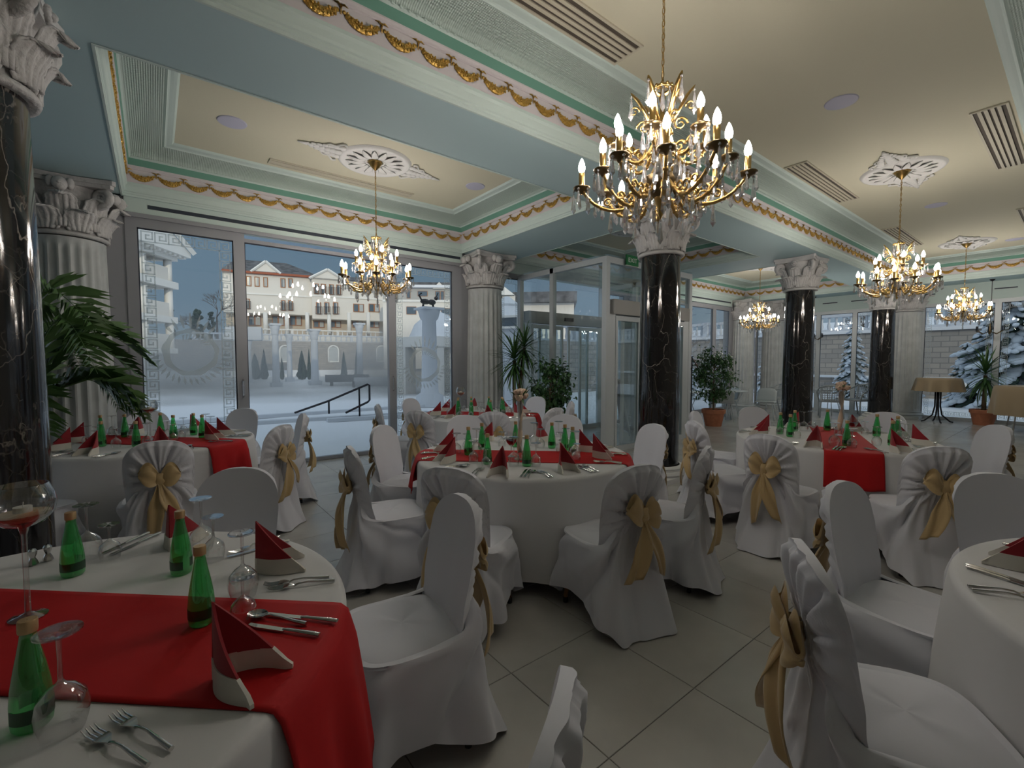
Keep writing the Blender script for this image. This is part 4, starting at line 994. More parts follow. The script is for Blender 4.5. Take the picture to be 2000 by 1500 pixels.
def flower_vase(t, x, y, label):
    o = tag(empty('flower_vase', (x, y, zt(t, x, y))), label, 'vase', 'ribboned flower vases'); rnd = random.Random(int(x*100))
    MB().lathe([(.001, .0), (.045, .0), (.045, .006), (.020, .02), (.016, .10), (.017, .30), (.024, .40), (.028, .44), (.024, .44), (.014, .40), (.012, .10)], 18).build('vase', 'glass', o, angle=60)
    def rib(u, v):
        a = v*6.0+u*pi; r = .019+.004*sin(v*9); return (r*cos(a), r*sin(a), .05+.39*v)
    MB().sheet(rib, 6, 30, .002).build('ribbon', 'lace', o, True)
    fl = MB()
    for k in range(9):
        a = rnd.uniform(0, 6.28); r = rnd.uniform(.0, .05); c = (r*cos(a), r*sin(a), .465+rnd.uniform(0, .05))
        b = MB().ball(c, .026, 8, 6)
        for q in range(6): e = 2*pi*q/6; b.ball((c[0]+.018*cos(e), c[1]+.018*sin(e), c[2]+.006), .015, 6, 4)
        b.build('bloom', 'petal', o, True)
    for k in range(16):
        a = 2*pi*k/16+rnd.uniform(-.2, .2); e = rnd.uniform(.05, .10); z = rnd.uniform(.42, .56); d = Vector((cos(a), sin(a), 0))
        p0 = d*.02+Vector((0, 0, .46)); p1 = d*e+Vector((0, 0, z)); s = Vector((-d.y, d.x, 0))*.010; c = (p0+p1)/2+Vector((0, 0, .012))
        MB().add([p0, c+s, p1, c-s], [(0, 1, 2, 3)]).build('leaf', 'leaf_ficus', o)
flower_vase('T2', 2.14, 2.62, 'slim vase with blush flowers and ribbon on the middle table'); flower_vase('T3', 5.37, 1.52, 'slim vase with blush flowers on the right runner table')
RW = tag(empty('red_wine_glass', (2.155, 2.745, .7672)), 'glass of red liquid beside the flower vase on the middle table', 'glass')
MB().lathe([(.001, .002), (.032, .0), (.006, .010), (.004, .08), (.02, .092), (.040, .115), (.046, .14), (.040, .17), (.037, .19)], 20).build('bowl', 'glass', RW, angle=60); MB().lathe([(.001, .093), (.020, .094), (.039, .116), (.043, .132), (.001, .133)], 18).build('drink', 'wine', RW, angle=60)
RW2 = tag(empty('red_wine_glass', (5.42, 1.43, .7672)), 'glass of red liquid beside the flower vase on the right runner table', 'glass')
for c in list(RW.children): q = c.copy(); COL.objects.link(q); q.parent = RW2

# the other tables
NAMES = {'T0': 'the window table', 'T2': 'the middle flower-vase table', 'T3': 'the right table', 'T4': 'the farthest table', 'T5': 'the table at the right picture edge'}
def sector(t, x, y):
    cx, cy, R = TB[t]; dx, dy = x-cx, y-cy; a = math.degrees(math.atan2(dx*.6187+dy*.7856, dx*.7856-dy*.6187)) % 360
    return ('right', 'far right', 'far', 'far left', 'left', 'near left', 'near', 'near right')[int((a+22.5)//45) % 8]
def setting(t, nap, bots, gls):
    cx, cy, R = TB[t]; where = NAMES[t]
    for i, (x, y) in enumerate(nap):
        a = math.atan2(y-cy, x-cx)
        sec = sector(t, x, y); napkin(t, x, y, a, 'folded red napkin standing at the %s side of %s' % (sec, where))
        s = Vector((-sin(a), cos(a), 0)); d = Vector((cos(a), sin(a), 0)); b = Vector((cx, cy, 0))
        for kind, off, r0, r1 in (('fork', -.16, .60, .78), ('fork', -.185, .60, .78), ('knife', .14, .57, .78), ('knife', .165, .57, .78), ('spoon', .19, .60, .78)):
            p = b+d*r0*R/.85+s*off; q = b+d*r1*R/.85+s*off
            if (p-b).length < R-.03: place(t, kind, p, q, 'steel %s laid beside the napkin at the %s side of %s' % (kind, sec, where))
    for i, (x, y) in enumerate(bots): bottle(t, x, y, 'green water bottle at the %s side of %s' % (sector(t, x, y), where), i*1.3)
    for i, (x, y) in enumerate(gls): wglass(t, x, y, 'upturned wine glass at the %s side of %s' % (sector(t, x, y), where), (i*2+1) % 3)
setting('T2', [(1.928, 3.235), (1.73, 2.876), (1.794, 2.379), (2.176, 2.225), (2.637, 2.34), (2.72, 2.56), (2.734, 3.076), (2.44, 3.40)],
        [(1.929, 3.005), (2.158, 3.152), (1.871, 2.663), (2.45, 3.06), (2.649, 2.815), (2.65, 2.66), (2.052, 2.438), (2.573, 2.498)],
        [(1.816, 2.76), (1.815, 2.60), (1.985, 2.50), (2.105, 2.40), (2.432, 2.323), (2.50, 2.40), (1.88, 3.10), (2.06, 3.24), (2.83, 2.92), (2.77, 2.77), (2.22, 3.24), (2.60, 2.99), (2.56, 2.62), (2.36, 3.14), (1.99, 2.98), (2.58, 2.88)])
setting('T3', [(5.10, 2.08), (4.78, 1.96), (4.537, 1.452), (5.60, 1.98), (5.73, 1.52), (5.74, 1.20), (5.323, .96), (4.80, 1.00)],
        [(5.003, 1.93), (5.34, 1.92), (5.66, 1.72), (5.60, 1.28), (5.085, 1.05), (5.55, 1.11), (4.742, 1.291), (4.90, 1.80)],
        [(4.92, 1.90), (5.13, 1.98), (4.63, 1.35), (4.66, 1.23), (4.83, 1.30), (5.36, 1.06), (5.46, 1.04), (5.66, 1.39), (5.45, 1.87), (4.84, 1.72), (5.20, 1.03), (5.52, 1.82), (5.00, 1.14), (5.62, 1.60)])
setting('T0', [(-.576, 5.336), (-.377, 4.957), (-.138, 5.95), (.02, 4.97), (.364, 5.155), (.482, 5.40), (.29, 5.87), (-.52, 5.66)],
        [(-.42, 5.86), (-.377, 5.298), (-.24, 5.80), (-.14, 5.12), (.036, 5.80), (.13, 5.436), (.297, 5.564), (.35, 5.283)],
        [(-.49, 5.53), (-.44, 5.72), (-.34, 5.92), (-.275, 5.16), (-.19, 5.70), (-.06, 5.06), (.086, 5.48), (.19, 5.366), (.42, 5.29), (.22, 5.72), (-.42, 5.42), (.40, 5.56), (.12, 5.14)])
def ring(t, n, a0, rn, rb, rg, arc=2*pi):
    cx, cy, R = TB[t]; f = lambda r, a: (cx+r*cos(a), cy+r*sin(a)); A = [a0+arc*k/n for k in range(n)]
    setting(t, [f(rn, a) for a in A], [f(rb, a+.25) for a in A], [f(rg, a-.12) for a in A]+[f(rg+.06, a+.36) for a in A])
ring('T4', 8, .35, .56, .34, .42)
cx, cy, R = TB['T5']
f5 = lambda r, a: (cx+r*cos(radians(a)), cy+r*sin(radians(a)))
napkin('T5', *f5(.665, 87), radians(87), 'folded red napkin cut off by the right picture edge')
place('T5', 'knife', (2.228, .035), (2.288, .250), 'upper knife of the pair at the right picture edge'); place('T5', 'knife', (2.204, .032), (2.264, .246), 'lower knife of the pair at the right picture edge')
place('T5', 'fork', (2.160, .042), (2.070, .214), 'upper fork of the pair at the right picture edge'); place('T5', 'fork', (2.136, .030), (2.046, .198), 'lower fork of the pair at the right picture edge')
place('T5', 'fork', f5(.64, 70), f5(.83, 70), 'fork behind the napkin on the table at the right picture edge')
napkin('T5', *f5(.62, 124), radians(124), 'folded napkin whose white tip shows at the right picture edge below the forks')
# ------------------------------------------------------------------ plants
def pot(root, r, h, m='terracotta'):
    MB().lathe([(.001, .0), (r*.70, .0), (r*.92, h*.72), (r*.95, h*.76), (r*1.02, h*.77), (r*1.04, h*.98), (r*1.0, h), (r*.92, h), (r*.90, h*.9)], 28).build('pot', m, root, angle=40)
    MB().lathe([(.001, h*.92), (r*.92, h*.90)], 24).build('soil', 'soil', root)
def frond_mesh(L, rise, droop, seed):
    rnd = random.Random(seed); m = MB(); pts = []
    for k in range(17):
        t = k/16; pts.append(Vector((L*(t*.92), .04*sin(t*3+seed), rise*sin(min(1, t*1.25)*pi*.5)-droop*max(0, t-.45)**1.7*2.4)))
    m.tube(pts, [.009*(1-.85*k/16) for k in range(17)], 5)
    for k in range(2, 30):
        t = .16+.84*k/30; i = min(15, int(t*16)); p = pts[i].lerp(pts[i+1], t*16-i) if i < 16 else pts[16]; tg = (pts[min(16, i+1)]-pts[max(0, i-1)]).normalized()
        for s in (-1, 1):
            ll = (.34*sin(pi*min(1, .12+t*.86))**.7+.04)*rnd.uniform(.8, 1.1)*L/1.1
            d = (tg*.75+Vector((0, s*.72, .30+rnd.uniform(-.2, .25)))).normalized(); tip = p+d*ll+Vector((0, 0, -.20*ll)); side = d.cross(Vector((0, 0, 1))).normalized()*.0078; mid = p+d*ll*.5+Vector((0, 0, .02))
            m.add([p-side*.3, p+side*.3, mid+side, tip, mid-side], [(0, 1, 2, 3, 4)])
    return m.mesh('frond', 'leaf_palm', False)
FR = [frond_mesh(1.1, .78, .55, 1), frond_mesh(1.12, 1.0, .70, 2), frond_mesh(1.0, .50, .45, 3)]
palm = tag(empty('potted_palm', (-.98, 5.75, 0)), 'feathery green palm at the left, between the black column and the pool window', 'plant')
pot(palm, .26, .42)
MB().lathe([(.10, .36), (.085, .5), (.07, .75), (.075, .95), (.05, 1.12), (.02, 1.2)], 14).build('trunk', 'stem_brown', palm, True)
for k in range(12): inst(FR[k % 3], 'frond', palm, (0, 0, .98+.012*k), (0, -.10+.16*(k % 3), k*2.399+.3), (.92+.1*(k % 2),)*3)
inst(FR[2], 'frond', palm, (0, 0, .98), (0, .10, -.42)); inst(FR[0], 'frond', palm, (0, 0, 1.06), (0, -.1, -.05)); inst(FR[1], 'frond', palm, (0, 0, 1.12), (0, -.22, -.75))
def blade_mesh(L, w, bend, seed):
    def fn(u, v):
        s = (u-.5)*2; ww = w*min(1, v*6+.35)*(1-v)**.55; a = bend*v
        return (L*(sin(a)/bend if bend > .01 else v), s*ww*.5, L*((1-cos(a))/bend*-1 if bend > .01 else 0)+.004*s*s)
    return MB().grid(fn, 2, 8).mesh('leaf_blade', 'leaf_dark', True)
BL_ = [blade_mesh(.50, .044, .5, 1), blade_mesh(.55, .044, .95, 2), blade_mesh(.46, .048, .2, 3)]
def yucca(x, y, label, heads, ph, trunk, sc=1.):
    r = tag(empty('potted_yucca', (x, y, 0)), label, 'plant', 'spiky yuccas'); pot(r, .24*ph, .36*ph)
    for (dx, dy, z, n, s, tilt) in heads:
        MB().tube([(dx*.2, dy*.2, .28), (dx*.5, dy*.5, z*.6), (dx, dy, z)], [.035*trunk, .03*trunk, .026*trunk], 9).build('trunk', 'stem_brown', r, True)
        for k in range(n):
            t = k/n; el = radians(88-150*t**.85); inst(BL_[(k*7) % 3], 'leaf_blade', r, (dx, dy, z+.10*s-.22*t*s), (0, -el, k*2.3999), (s, s, s))
    return r
yucca(4.95, 6.22, 'tall spiky yucca beside the white fluted column near the glass entrance', [(.0, .0, 1.52, 84, 1.02, 0), (.17, -.07, 1.74, 70, .88, 0)], 1.0, 1.)
yucca(15.45, 1.52, 'spiky yucca in a terracotta pot between the two beige-clothed tables', [(.0, .0, 1.18, 62, 1.3, 0)], 1.02, 1.3)
LFM = MB().sheet(lambda u, v: ((u-.5)*.034*sin(pi*min(1, .08+v*.92))**.8, .075*v, .012*sin(pi*v)-.016*v*v), 2, 5, .0008).mesh('leaf', 'leaf_ficus', False)
def ficus(x, y, label, zc, rx, rz, trunk_h, n, ph, seed):
    r = tag(empty('potted_ficus', (x, y, 0)), label, 'plant', 'leafy ficus plants'); rnd = random.Random(seed); pot(r, .22*ph, .34*ph)
    MB().tube([(0, 0, .25), (.02, .01, trunk_h*.6), (-.01, 0, trunk_h), (0, 0, zc+rz*.6)], [.026, .022, .02, .006], 8).build('trunk', 'stem_brown', r, True)
    br = MB(); lv = MB(); base = [Vector(p.co) for p in LFM.vertices]; bf = [tuple(q.vertices) for q in LFM.polygons]
    for k in range(42):
        a = rnd.uniform(0, 6.28); e = rnd.uniform(-1, 1); rr = sqrt(max(0, 1-e*e*.9)); tip = Vector((rx*rr*cos(a), rx*rr*sin(a), zc+rz*e))*1; p0 = Vector((0, 0, zc+rz*e*.45-.12)); br.tube([p0, (p0+tip)/2+Vector((0, 0, .05)), tip], [.006, .004, .002], 4)
        for q in range(n//42):
            t = rnd.uniform(.35, 1.05); c = p0.lerp(tip, t)+Vector((rnd.gauss(0, .055), rnd.gauss(0, .055), rnd.gauss(0, .055)))
            m3 = Matrix.Rotation(rnd.uniform(0, 6.28), 3, 'Z') @ Matrix.Rotation(rnd.uniform(-1.3, .5), 3, 'X') @ Matrix.Rotation(rnd.uniform(-.6, .6), 3, 'Y'); s = rnd.uniform(.8, 1.35)
            lv.add([c+m3 @ (b*s) for b in base], bf)
    br.build('branches', 'stem_brown', r); o = lv.build('foliage', 'leaf_ficus', r); o['kind'] = 'stuff'
    return r
ficus(5.36, 5.74, 'dense leafy ficus bush right of the tall yucca', 1.08, .36, .46, .6, 1500, .9, 4)
ficus(10.28, 5.42, 'slim ficus tree in a terracotta pot beside the iron menu stand', 1.22, .44, .60, .7, 1900, 1.15, 6)

# ------------------------------------------------------------------ small furniture along the far windows
ms = tag(empty('menu_stand', (9.86, 5.74, 0), .5), 'black wrought-iron menu stand with a tilted board beside the potted ficus', 'stand')
for s in (-1, 1): MB().tube([(s*.10, 0, .10), (s*.10, 0, 1.52), (s*.16, 0, 1.62)], .011, 6).build('upright', 'iron', ms, True)
for s in (-1, 1): MB().tube([(s*.10, 0, .14), (s*.14, .06, .05), (s*.18, .16, .02), (s*.22, .2, .05)], .012, 6).tube([(s*.10, 0, .14), (s*.14, -.06, .05), (s*.18, -.16, .02), (s*.22, -.2, .05)], .012, 6).build('foot', 'iron', ms, True)
MB().tube([(-.22, -.02, 1.62), (.22, -.02, 1.62)], .012, 6).build('top_bar', 'iron', ms, True)
MB().sheet(lambda u, v: (-.19+.38*u, -.13+.13*v, 1.36+.24*v), 2, 2, .012).build('board', 'board_black', ms); MB().sheet(lambda u, v: (-.16+.15*u, -.128+.08*v, 1.385+.15*v), 2, 2, .003).build('menu_sheet', 'terracotta', ms); MB().sheet(lambda u, v: (.02+.14*u, -.128+.08*v, 1.385+.15*v), 2, 2, .003).build('menu_sheet', 'lace', ms)
def wire_chair(x, y, rz, label):
    r = tag(empty('wire_chair', (x, y, 0), rz), label, 'chair', 'white wire chairs')
    for sx in (-1, 1):
        for sy in (-1, 1): MB().tube([(sx*.24, sy*.24, 0), (sx*.17, sy*.18, .44)], .011, 6).build('leg', 'white_wire', r, True)
    MB().sheet(lambda u, v: (-.22+.44*u, -.23+.46*v, .45+.02*(2*u-1)**2), 6, 6, .02).build('seat', 'white_wire', r, True)
    MB().sheet(lambda u, v: (-.20-.10*v, -.23+.46*u, .46+.34*v*(1-.25*(2*u-1)**4)), 8, 6, .02).build('backrest', 'white_wire', r, True)
wire_chair(11.35, 5.75, .6, 'white wire chair nearest the potted ficus'); wire_chair(12.3, 6.15, 2.6, 'white wire chair behind the potted ficus, by the corner column'); wire_chair(12.5, 5.2, 3.4, 'white wire chair in front of the corner column')
def glass_table(x, y, r_, h, label):
    r = tag(empty('glass_table', (x, y, 0)), label, 'table', 'round glass cafe tables')
    MB().lathe([(.001, h), (r_, h), (r_+.012, h-.012), (r_, h-.022), (.001, h-.02)], 36).build('tabletop', 'white_wire', r, angle=40)
    for k in range(4): a = k*pi/2+.5; MB().tube([(r_*.75*cos(a), r_*.75*sin(a), 0), (r_*.5*cos(a), r_*.5*sin(a), .4), (r_*.8*cos(a), r_*.8*sin(a), h-.02)], .011, 6).build('leg', 'white_wire', r, True)
glass_table(11.9, 5.95, .52, .74, 'white-rimmed round cafe table among the wire chairs'); glass_table(15.1, 4.55, .36, .72, 'small round cafe table between the two wicker armchairs'); glass_table(10.6, 6.4, .45, .74, 'white-rimmed cafe table partly hidden by the menu stand')
def wicker(x, y, rz, label):
    r = tag(empty('wicker_armchair', (x, y, 0), rz), label, 'chair', 'wicker armchairs')
    for sy in (-1, 1):
        MB().tube([(.25, sy*.27, 0), (.23, sy*.26, .42)], .018, 7).build('leg', 'wicker', r, True); MB().tube([(-.33, sy*.26, 0), (-.22, sy*.24, .42), (-.30, sy*.25, .82)], .018, 7).build('leg', 'wicker', r, True)
        MB().tube([(.23, sy*.26, .42), (.24, sy*.31, .60), (.15, sy*.33, .68), (-.10, sy*.32, .73), (-.30, sy*.26, .84)], .020, 7).build('armrest', 'wicker', r, True)
    MB().sheet(lambda u, v: (-.24+.49*u, -.26+.52*v, .44), 6, 6, .05).build('seat', 'wicker', r, True)
    MB().tube([(-.30, -.26, .82), (-.34, -.14, .86), (-.35, 0, .87), (-.34, .14, .86), (-.30, .26, .82)], .022, 7).build('top_rail', 'wicker', r, True)
    bk = MB()
    for k in range(9): y_ = -.22+.055*k; bk.tube([(-.24, y_*.95, .46), (-.32, y_, .85)], .008, 5)
    for k in range(7): z_ = .50+.05*k; bk.tube([(-.25-.07*(z_-.46)/.39, -.24, z_), (-.25-.07*(z_-.46)/.39-.02, 0, z_), (-.25-.07*(z_-.46)/.39, .24, z_)], .008, 5)
    bk.build('woven_back', 'wicker', r)
wicker(14.25, 5.75, 2.3, 'white wicker armchair left of the black column right of the ficus'); wicker(14.4, 4.30, .35, 'wicker armchair with lattice back right of the black column'); wicker(15.35, 3.95, 2.7, 'wicker armchair turned sideways beside the farthest black column')
def cloth_table(x, y, R, h, hem, label, clabel, pedestal):
    r = tag(empty('side_table', (x, y, 0), .4), label, 'table', 'beige-clothed side tables')
    MB().lathe([(.001, h-.03), (R-.01, h-.03), (R-.01, h-.004), (.001, h-.004)], 36).build('tabletop', 'wood', r)
    if pedestal:
        for k in range(4): a = k*pi/2; MB().tube([(.30*cos(a), .30*sin(a), .015), (.24*cos(a), .24*sin(a), .03), (.09*cos(a), .09*sin(a), .18), (.05*cos(a), .05*sin(a), .40), (.05*cos(a), .05*sin(a), h-.03)], .017, 7).build('leg', 'iron', r, True)
    else:
        for k in range(4): a = k*pi/2+.6; MB().tube([(R*.8*cos(a), R*.8*sin(a), 0), (R*.6*cos(a), R*.6*sin(a), h-.03)], .014, 7).build('leg', 'steel', r, True)
    def fn(u, v):
        a = 2*pi*u
        if v < .3: return (R*v/.3*cos(a), R*v/.3*sin(a), h)
        t = (v-.3)/.7; f = (.5+.5*sin(9*a))**1.3; rr = R+.012*min(1, t*8)+t*(.085*f); return (rr*cos(a), rr*sin(a), h-.006-(h-hem)*t)
    c = MB().grid(fn, 108, 20, closed_u=True).build('tablecloth', 'beige_cloth', None, True, loc=(x, y, 0)); tag(c, clabel, 'tablecloth', 'beige tablecloths')
cloth_table(15.25, 2.30, .42, 1.10, .78, 'bar table with curved black legs and short beige cloth', 'short beige cloth on the bar table by the far window', True)
cloth_table(14.7, .70, .60, .98, .36, 'low table with steel legs cut off at the right picture edge', 'long beige cloth on the table at the right picture edge', False)
UPG = MB().lathe([(.001, .002), (.03, .0), (.006, .010), (.004, .09), (.012, .10), (.032, .125), (.036, .15), (.030, .19), (.028, .20)], 12).mesh('stemmed_glass', 'glass', True, 60)
for k in range(11):
    tag(inst(UPG, 'stemmed_glass', None, (14.37+.13*(k % 6), .54+.14*(k//6)+.05*(k % 2), .981)), 'upright stemmed glass on the long beige cloth at the right picture edge', 'glass', 'upright glasses on the beige table')
# small unlit candelabra hanging before the far windows
for x, y, lab in ((15.62, 1.50, 'small unlit candelabra hanging before the window post above the yucca'), (15.62, 5.18, 'small unlit candelabra hanging right of the black column')):
    r = tag(empty('hanging_candelabra', (x, y, 0)), lab, 'candelabra', 'small unlit candelabra')
    MB().tube([(0, 0, ZS-.004), (0, 0, 2.2)], .006, 6).build('rod', 'iron', r); MB().lathe([(.05, ZS-.004), (.04, ZS-.03), (.008, ZS-.05)], 12).build('ceiling_cup', 'iron', r, True)
    MB().lathe([(.002, 2.14), (.03, 2.18), (.02, 2.24), (.012, 2.40)], 10).build('stem', 'brass_dark', r, True)
    for k in range(6):
        a = k*pi/3+.2; ar = MB().tube([(.01*cos(a), .01*sin(a), 2.22), (.13*cos(a), .13*sin(a), 2.16), (.25*cos(a), .25*sin(a), 2.24)], .009, 6).build('arm', 'brass_dark', r, True)
        MB().lathe([(.035, 2.24), (.012, 2.25), (.012, 2.33), (.004, 2.36)], 8, (.25*cos(a), .25*sin(a), 0)).build('candle_tube', 'iron', ar, True)
# A-board outside the sliding door
ab = tag(empty('sandwich_board', (7.55, 6.1, 0), .9), 'dark sandwich board with grey frame seen through the glass entrance', 'sign board')
for s in (-1, 1):
    b = MB().sheet(lambda u, v: (-.28+.56*u, s*(.22-.20*v), .05+1.05*v), 2, 2, .012).build('panel', 'board_black', ab)
    for q in ((-.30, .0), (.30, .0)): MB().tube([(q[0], s*.235, .0), (q[0], s*.02, 1.14)], .022, 4).build('frame_bar', 'board_frame', b)
    MB().tube([(-.30, s*.02, 1.13), (.30, s*.02, 1.13)], .022, 4).build('frame_bar', 'board_frame', b); MB().tube([(-.30, s*.225, .06), (.30, s*.225, .06)], .022, 4).build('frame_bar', 'board_frame', b)
# ------------------------------------------------------------------ outdoors
YA = .9038
def gp(px, d, z=0.):
    """a point at view bearing px (2000 px wide frame), distance d along the view axis"""
    k = (px-1000)/888.*d; return Vector((cos(YA)*d+sin(YA)*k, sin(YA)*d-cos(YA)*k, z))
def hz(y, d): return 1.5+(706-y)*d/888.
ZG = -.16
def ground():
    m = MB(); rnd = random.Random(2)
    def f(u, v): x = -60+190*u; y = -30+160*v; inside = (-6.9 < x < XW+.7 and -5 < y < YW+.5); return (x, y, ZG+(.03*sin(x*.9)*sin(y*.7) if not inside else -.25))
    return m.grid(f, 95, 80)
o = ground().build('ground', 'snow', None, True); tag(o, 'snow-covered terrace and pool surround outside the windows', 'snow', kind='structure')
# pool basin edge and hand rail
MB().box(-26, 14.9, ZG, 14, 15.15, ZG+.10).build('pool_edge', 'stone_out')['kind'] = 'structure'
def rail_pt(px, y, d=13.0): return gp(px, d, hz(y, d))
hr = tag(empty('pool_handrail', gp(660, 13.0, ZG)), 'dark steel pool handrail sloping up in front of the steam', 'handrail'); off = Vector(hr.location)
def rl(pts, r=.032): return [rail_pt(*p)-off for p in pts]
MB().tube(rl([(574, 806), (640, 783), (718, 750), (721, 752), (721, 781), (717, 785), (674, 806)]), .030, 8).build('top_rail', 'iron', hr, True)
for a, b, c in ((641, 784, 808), (701, 758, 813)): MB().tube(rl([(a, b), (a, c)]), .026, 8).build('post', 'iron', hr, True)
# low kerbs of the snowy terrace
for k, (px, d, w) in enumerate(((600, 12.6, 7), (840, 14, 6))):
    c = gp(px, d, ZG); MB().box(-w/2, -.12, 0, w/2, .12, .10).build('terrace_kerb', 'stone_out', None, loc=c, rot=-.12)['kind'] = 'structure'

# main white hotel facade
fa = YA-radians(64.5); U = Vector((cos(fa), sin(fa), 0)); O = gp(470, 58, 0); NRM = Vector((-U.y, U.x, 0))
def s_at(px, back=0.):
    k = (px-1000)/888.; fx = Vector((cos(YA), sin(YA), 0)); rt = Vector((sin(YA), -cos(YA), 0)); b = O+NRM*back
    return -(b.dot(rt)-k*b.dot(fx))/(U.dot(rt)-k*U.dot(fx))
def zf(px, y, back=0.):
    p = O+NRM*back+U*s_at(px, back); return 1.5+(706-y)*(p.x*cos(YA)+p.y*sin(YA))/888.
hotel = tag(empty('hotel_building', (O.x, O.y, 0), fa), 'long white hotel with gables, dark roof and ground-floor loggias behind the pool', 'building')
def hb(nm, s0, s1, y0, y1, z0, z1, m, par=None): return MB().box(s0, y0, z0, s1, y1, z1).build(nm, m, par or hotel)
L0, L1, L2 = s_at(440), s_at(612), s_at(770); ZE = zf(540, 537)
z_log0, z_log1 = zf(540, 646), zf(540, 613)
hb('wall', L0, L1, 0, 9, z_log1, ZE, 'facade'); hb('wall', L0, L1, 2.2, 9, 0, z_log1, 'facade_beige'); hb('wall', L1, L2, -.8, 9, zf(690, 625, -.8), zf(620, 545, -.8), 'facade'); hb('wall', L1, L2, 1.4, 9, 0, zf(690, 625), 'facade_beige')
hb('string_course', L0, L1, -.12, 0, zf(540, 578), zf(540, 575), 'facade_trim'); hb('string_course', L1, L2, -.92, -.8, zf(690, 585), zf(690, 582), 'facade_trim'); hb('loggia_floor', L0, L2, -1.2, 3, zf(540, 662), zf(540, 655), 'facade_trim'); hb('terrace_face', L0, L2, -1.2, 1, 0, zf(540, 662), 'facade')
hb('eave', L0, L1, -.5, 0, ZE-.15, ZE+.10, 'roof_edge')
def roof(s0, s1, y0, y1, z0, rise, m='roof'): return MB().add([(s0, y0, z0), (s1, y0, z0), (s1, y1, z0), (s0, y1, z0), (s0+1, (y0+y1)/2, z0+rise), (s1-4, (y0+y1)/2, z0+rise)], [(0, 1, 5, 4), (1, 2, 5), (2, 3, 4, 5), (3, 0, 4), (0, 3, 2, 1)]).build('roof', m, hotel)
roof(L0, L1+1, -.5, 9.5, ZE+.1, 2.3); roof(L1-.3, L2, -1.2, 9.5, zf(620, 545, -.8), 1.4)
def gable(s0, s1, y0, z0, rise, par=None):
    sm = (s0+s1)/2; g = MB().add([(s0, y0, z0), (s1, y0, z0), (sm, y0, z0+rise), (s0, y0+4, z0), (s1, y0+4, z0), (sm, y0+4, z0+rise)], [(0, 1, 2), (5, 4, 3), (0, 2, 5, 3), (1, 4, 5, 2), (0, 3, 4, 1)]).build('gable', 'facade', par or hotel)
    for a, b in ((s0-.3, sm), (s1+.3, sm)): MB().tube([(a, y0-.15, z0-.05), (b, y0-.15, z0+rise+.1)], .16, 4).build('verge', 'facade_trim', g)
gable(s_at(501), s_at(548), -.3, ZE+.1, zf(522, 516)-ZE); gable(s_at(612), s_at(672), -1.1, zf(640, 549), zf(640, 532)-zf(640, 549))
def win(p0, p1, y0, y1, back=0., rail=False, split=False):
    s0, s1 = s_at(p0, back), s_at(p1, back); pc = (p0+p1)/2; z1, z0 = zf(pc, y0, back), zf(pc, y1, back); b = back-.06
    w = MB().box(s0, b, z0, s1, b+.10, z1).build('window', 'win_wood', hotel); MB().box(s0+.10, b-.02, z0+.10, s1-.10, b, z1-.10).build('pane', 'win_dark', w)
    MB().box(s0+(s1-s0)*.52, b-.03, z0+.1, s1-.14, b-.02, z1-.1).build('curtain', 'curtain', w)
    if split: MB().box((s0+s1)/2-.09, b-.05, z0, (s0+s1)/2+.09, b, z1).build('mullion', 'win_wood', w)
    if rail:
        m = MB(); m.box(s0-.12, b-.34, z0+.95, s1+.12, b-.30, z0+1.0); m.box(s0-.12, b-.34, z0+.02, s1+.12, b-.30, z0+.07)
        for k in range(7): x = s0-.1+(s1-s0+.2)*k/6; m.box(x-.018, b-.335, z0, x+.018, b-.305, z0+1.0)
        m.build('balcony_rail', 'iron_rail', w)
for p in ((470, 479), (486, 496), (502, 512), (519, 528)): win(*p, 541+(p[0]-486)*.06, 560+(p[0]-486)*.06)
for p in ((552, 562), (567, 576)): win(*p, 545, 563)
for p in ((470, 478), (483, 492)): win(*p, 584, 604, 0, True)
for p in ((552, 561), (566, 575)): win(*p, 587, 607, 0, True)
for p in ((617, 626), (630, 640), (646, 655), (660, 669)): win(*p, 555+(p[0]-617)*.05, 575+(p[0]-617)*.05, -.8, True)
for p in ((620, 630), (636, 646), (653, 663)): win(*p, 591, 614, -.8, True)
for p in ((692, 713), (722, 743)): win(*p, 594, 610, -.8, False, True)
for p in ((488, 513), (534, 558), (568, 592)): win(*p, 617, 636, 2.15, False, True)
for p in ((614, 636), (646, 668), (690, 710), (722, 742)): win(*p, 627, 640, 1.35, False, True)
for px in (482, 522, 563, 602, 644, 682, 719): s = s_at(px); MB().tube([(s, -.9, zf(px, 652)), (s, -.9, zf(px, 612))], .26, 10).build('loggia_column', 'facade_trim', hotel, True)
def balustrade(name, root, s0, s1, y, z0, z1, step, m='facade_trim', r=.11):
    MB().box(s0, y-.14, z1-.16, s1, y+.14, z1).build('handrail', m, root); MB().box(s0, y-.14, z0, s1, y+.14, z0+.12).build('plinth', m, root)
    me = MB().lathe([(r*.6, 0), (r, .25), (r*.55, .6), (r*.7, 1.)], 7).mesh('baluster', m, True); n = int((s1-s0)/step)
    for k in range(n):
        if k % 9 == 0: MB().box(s0+k*step-.16, y-.17, z0, s0+k*step+.16, y+.17, z1+.03).build('pier', m, root)
        else: inst(me, 'baluster', root, (s0+k*step, y, z0+.12), 0, (1, 1, z1-z0-.28))
balustrade('b', hotel, s_at(478), s_at(745), -1.1, zf(540, 656), zf(540, 643), .62)

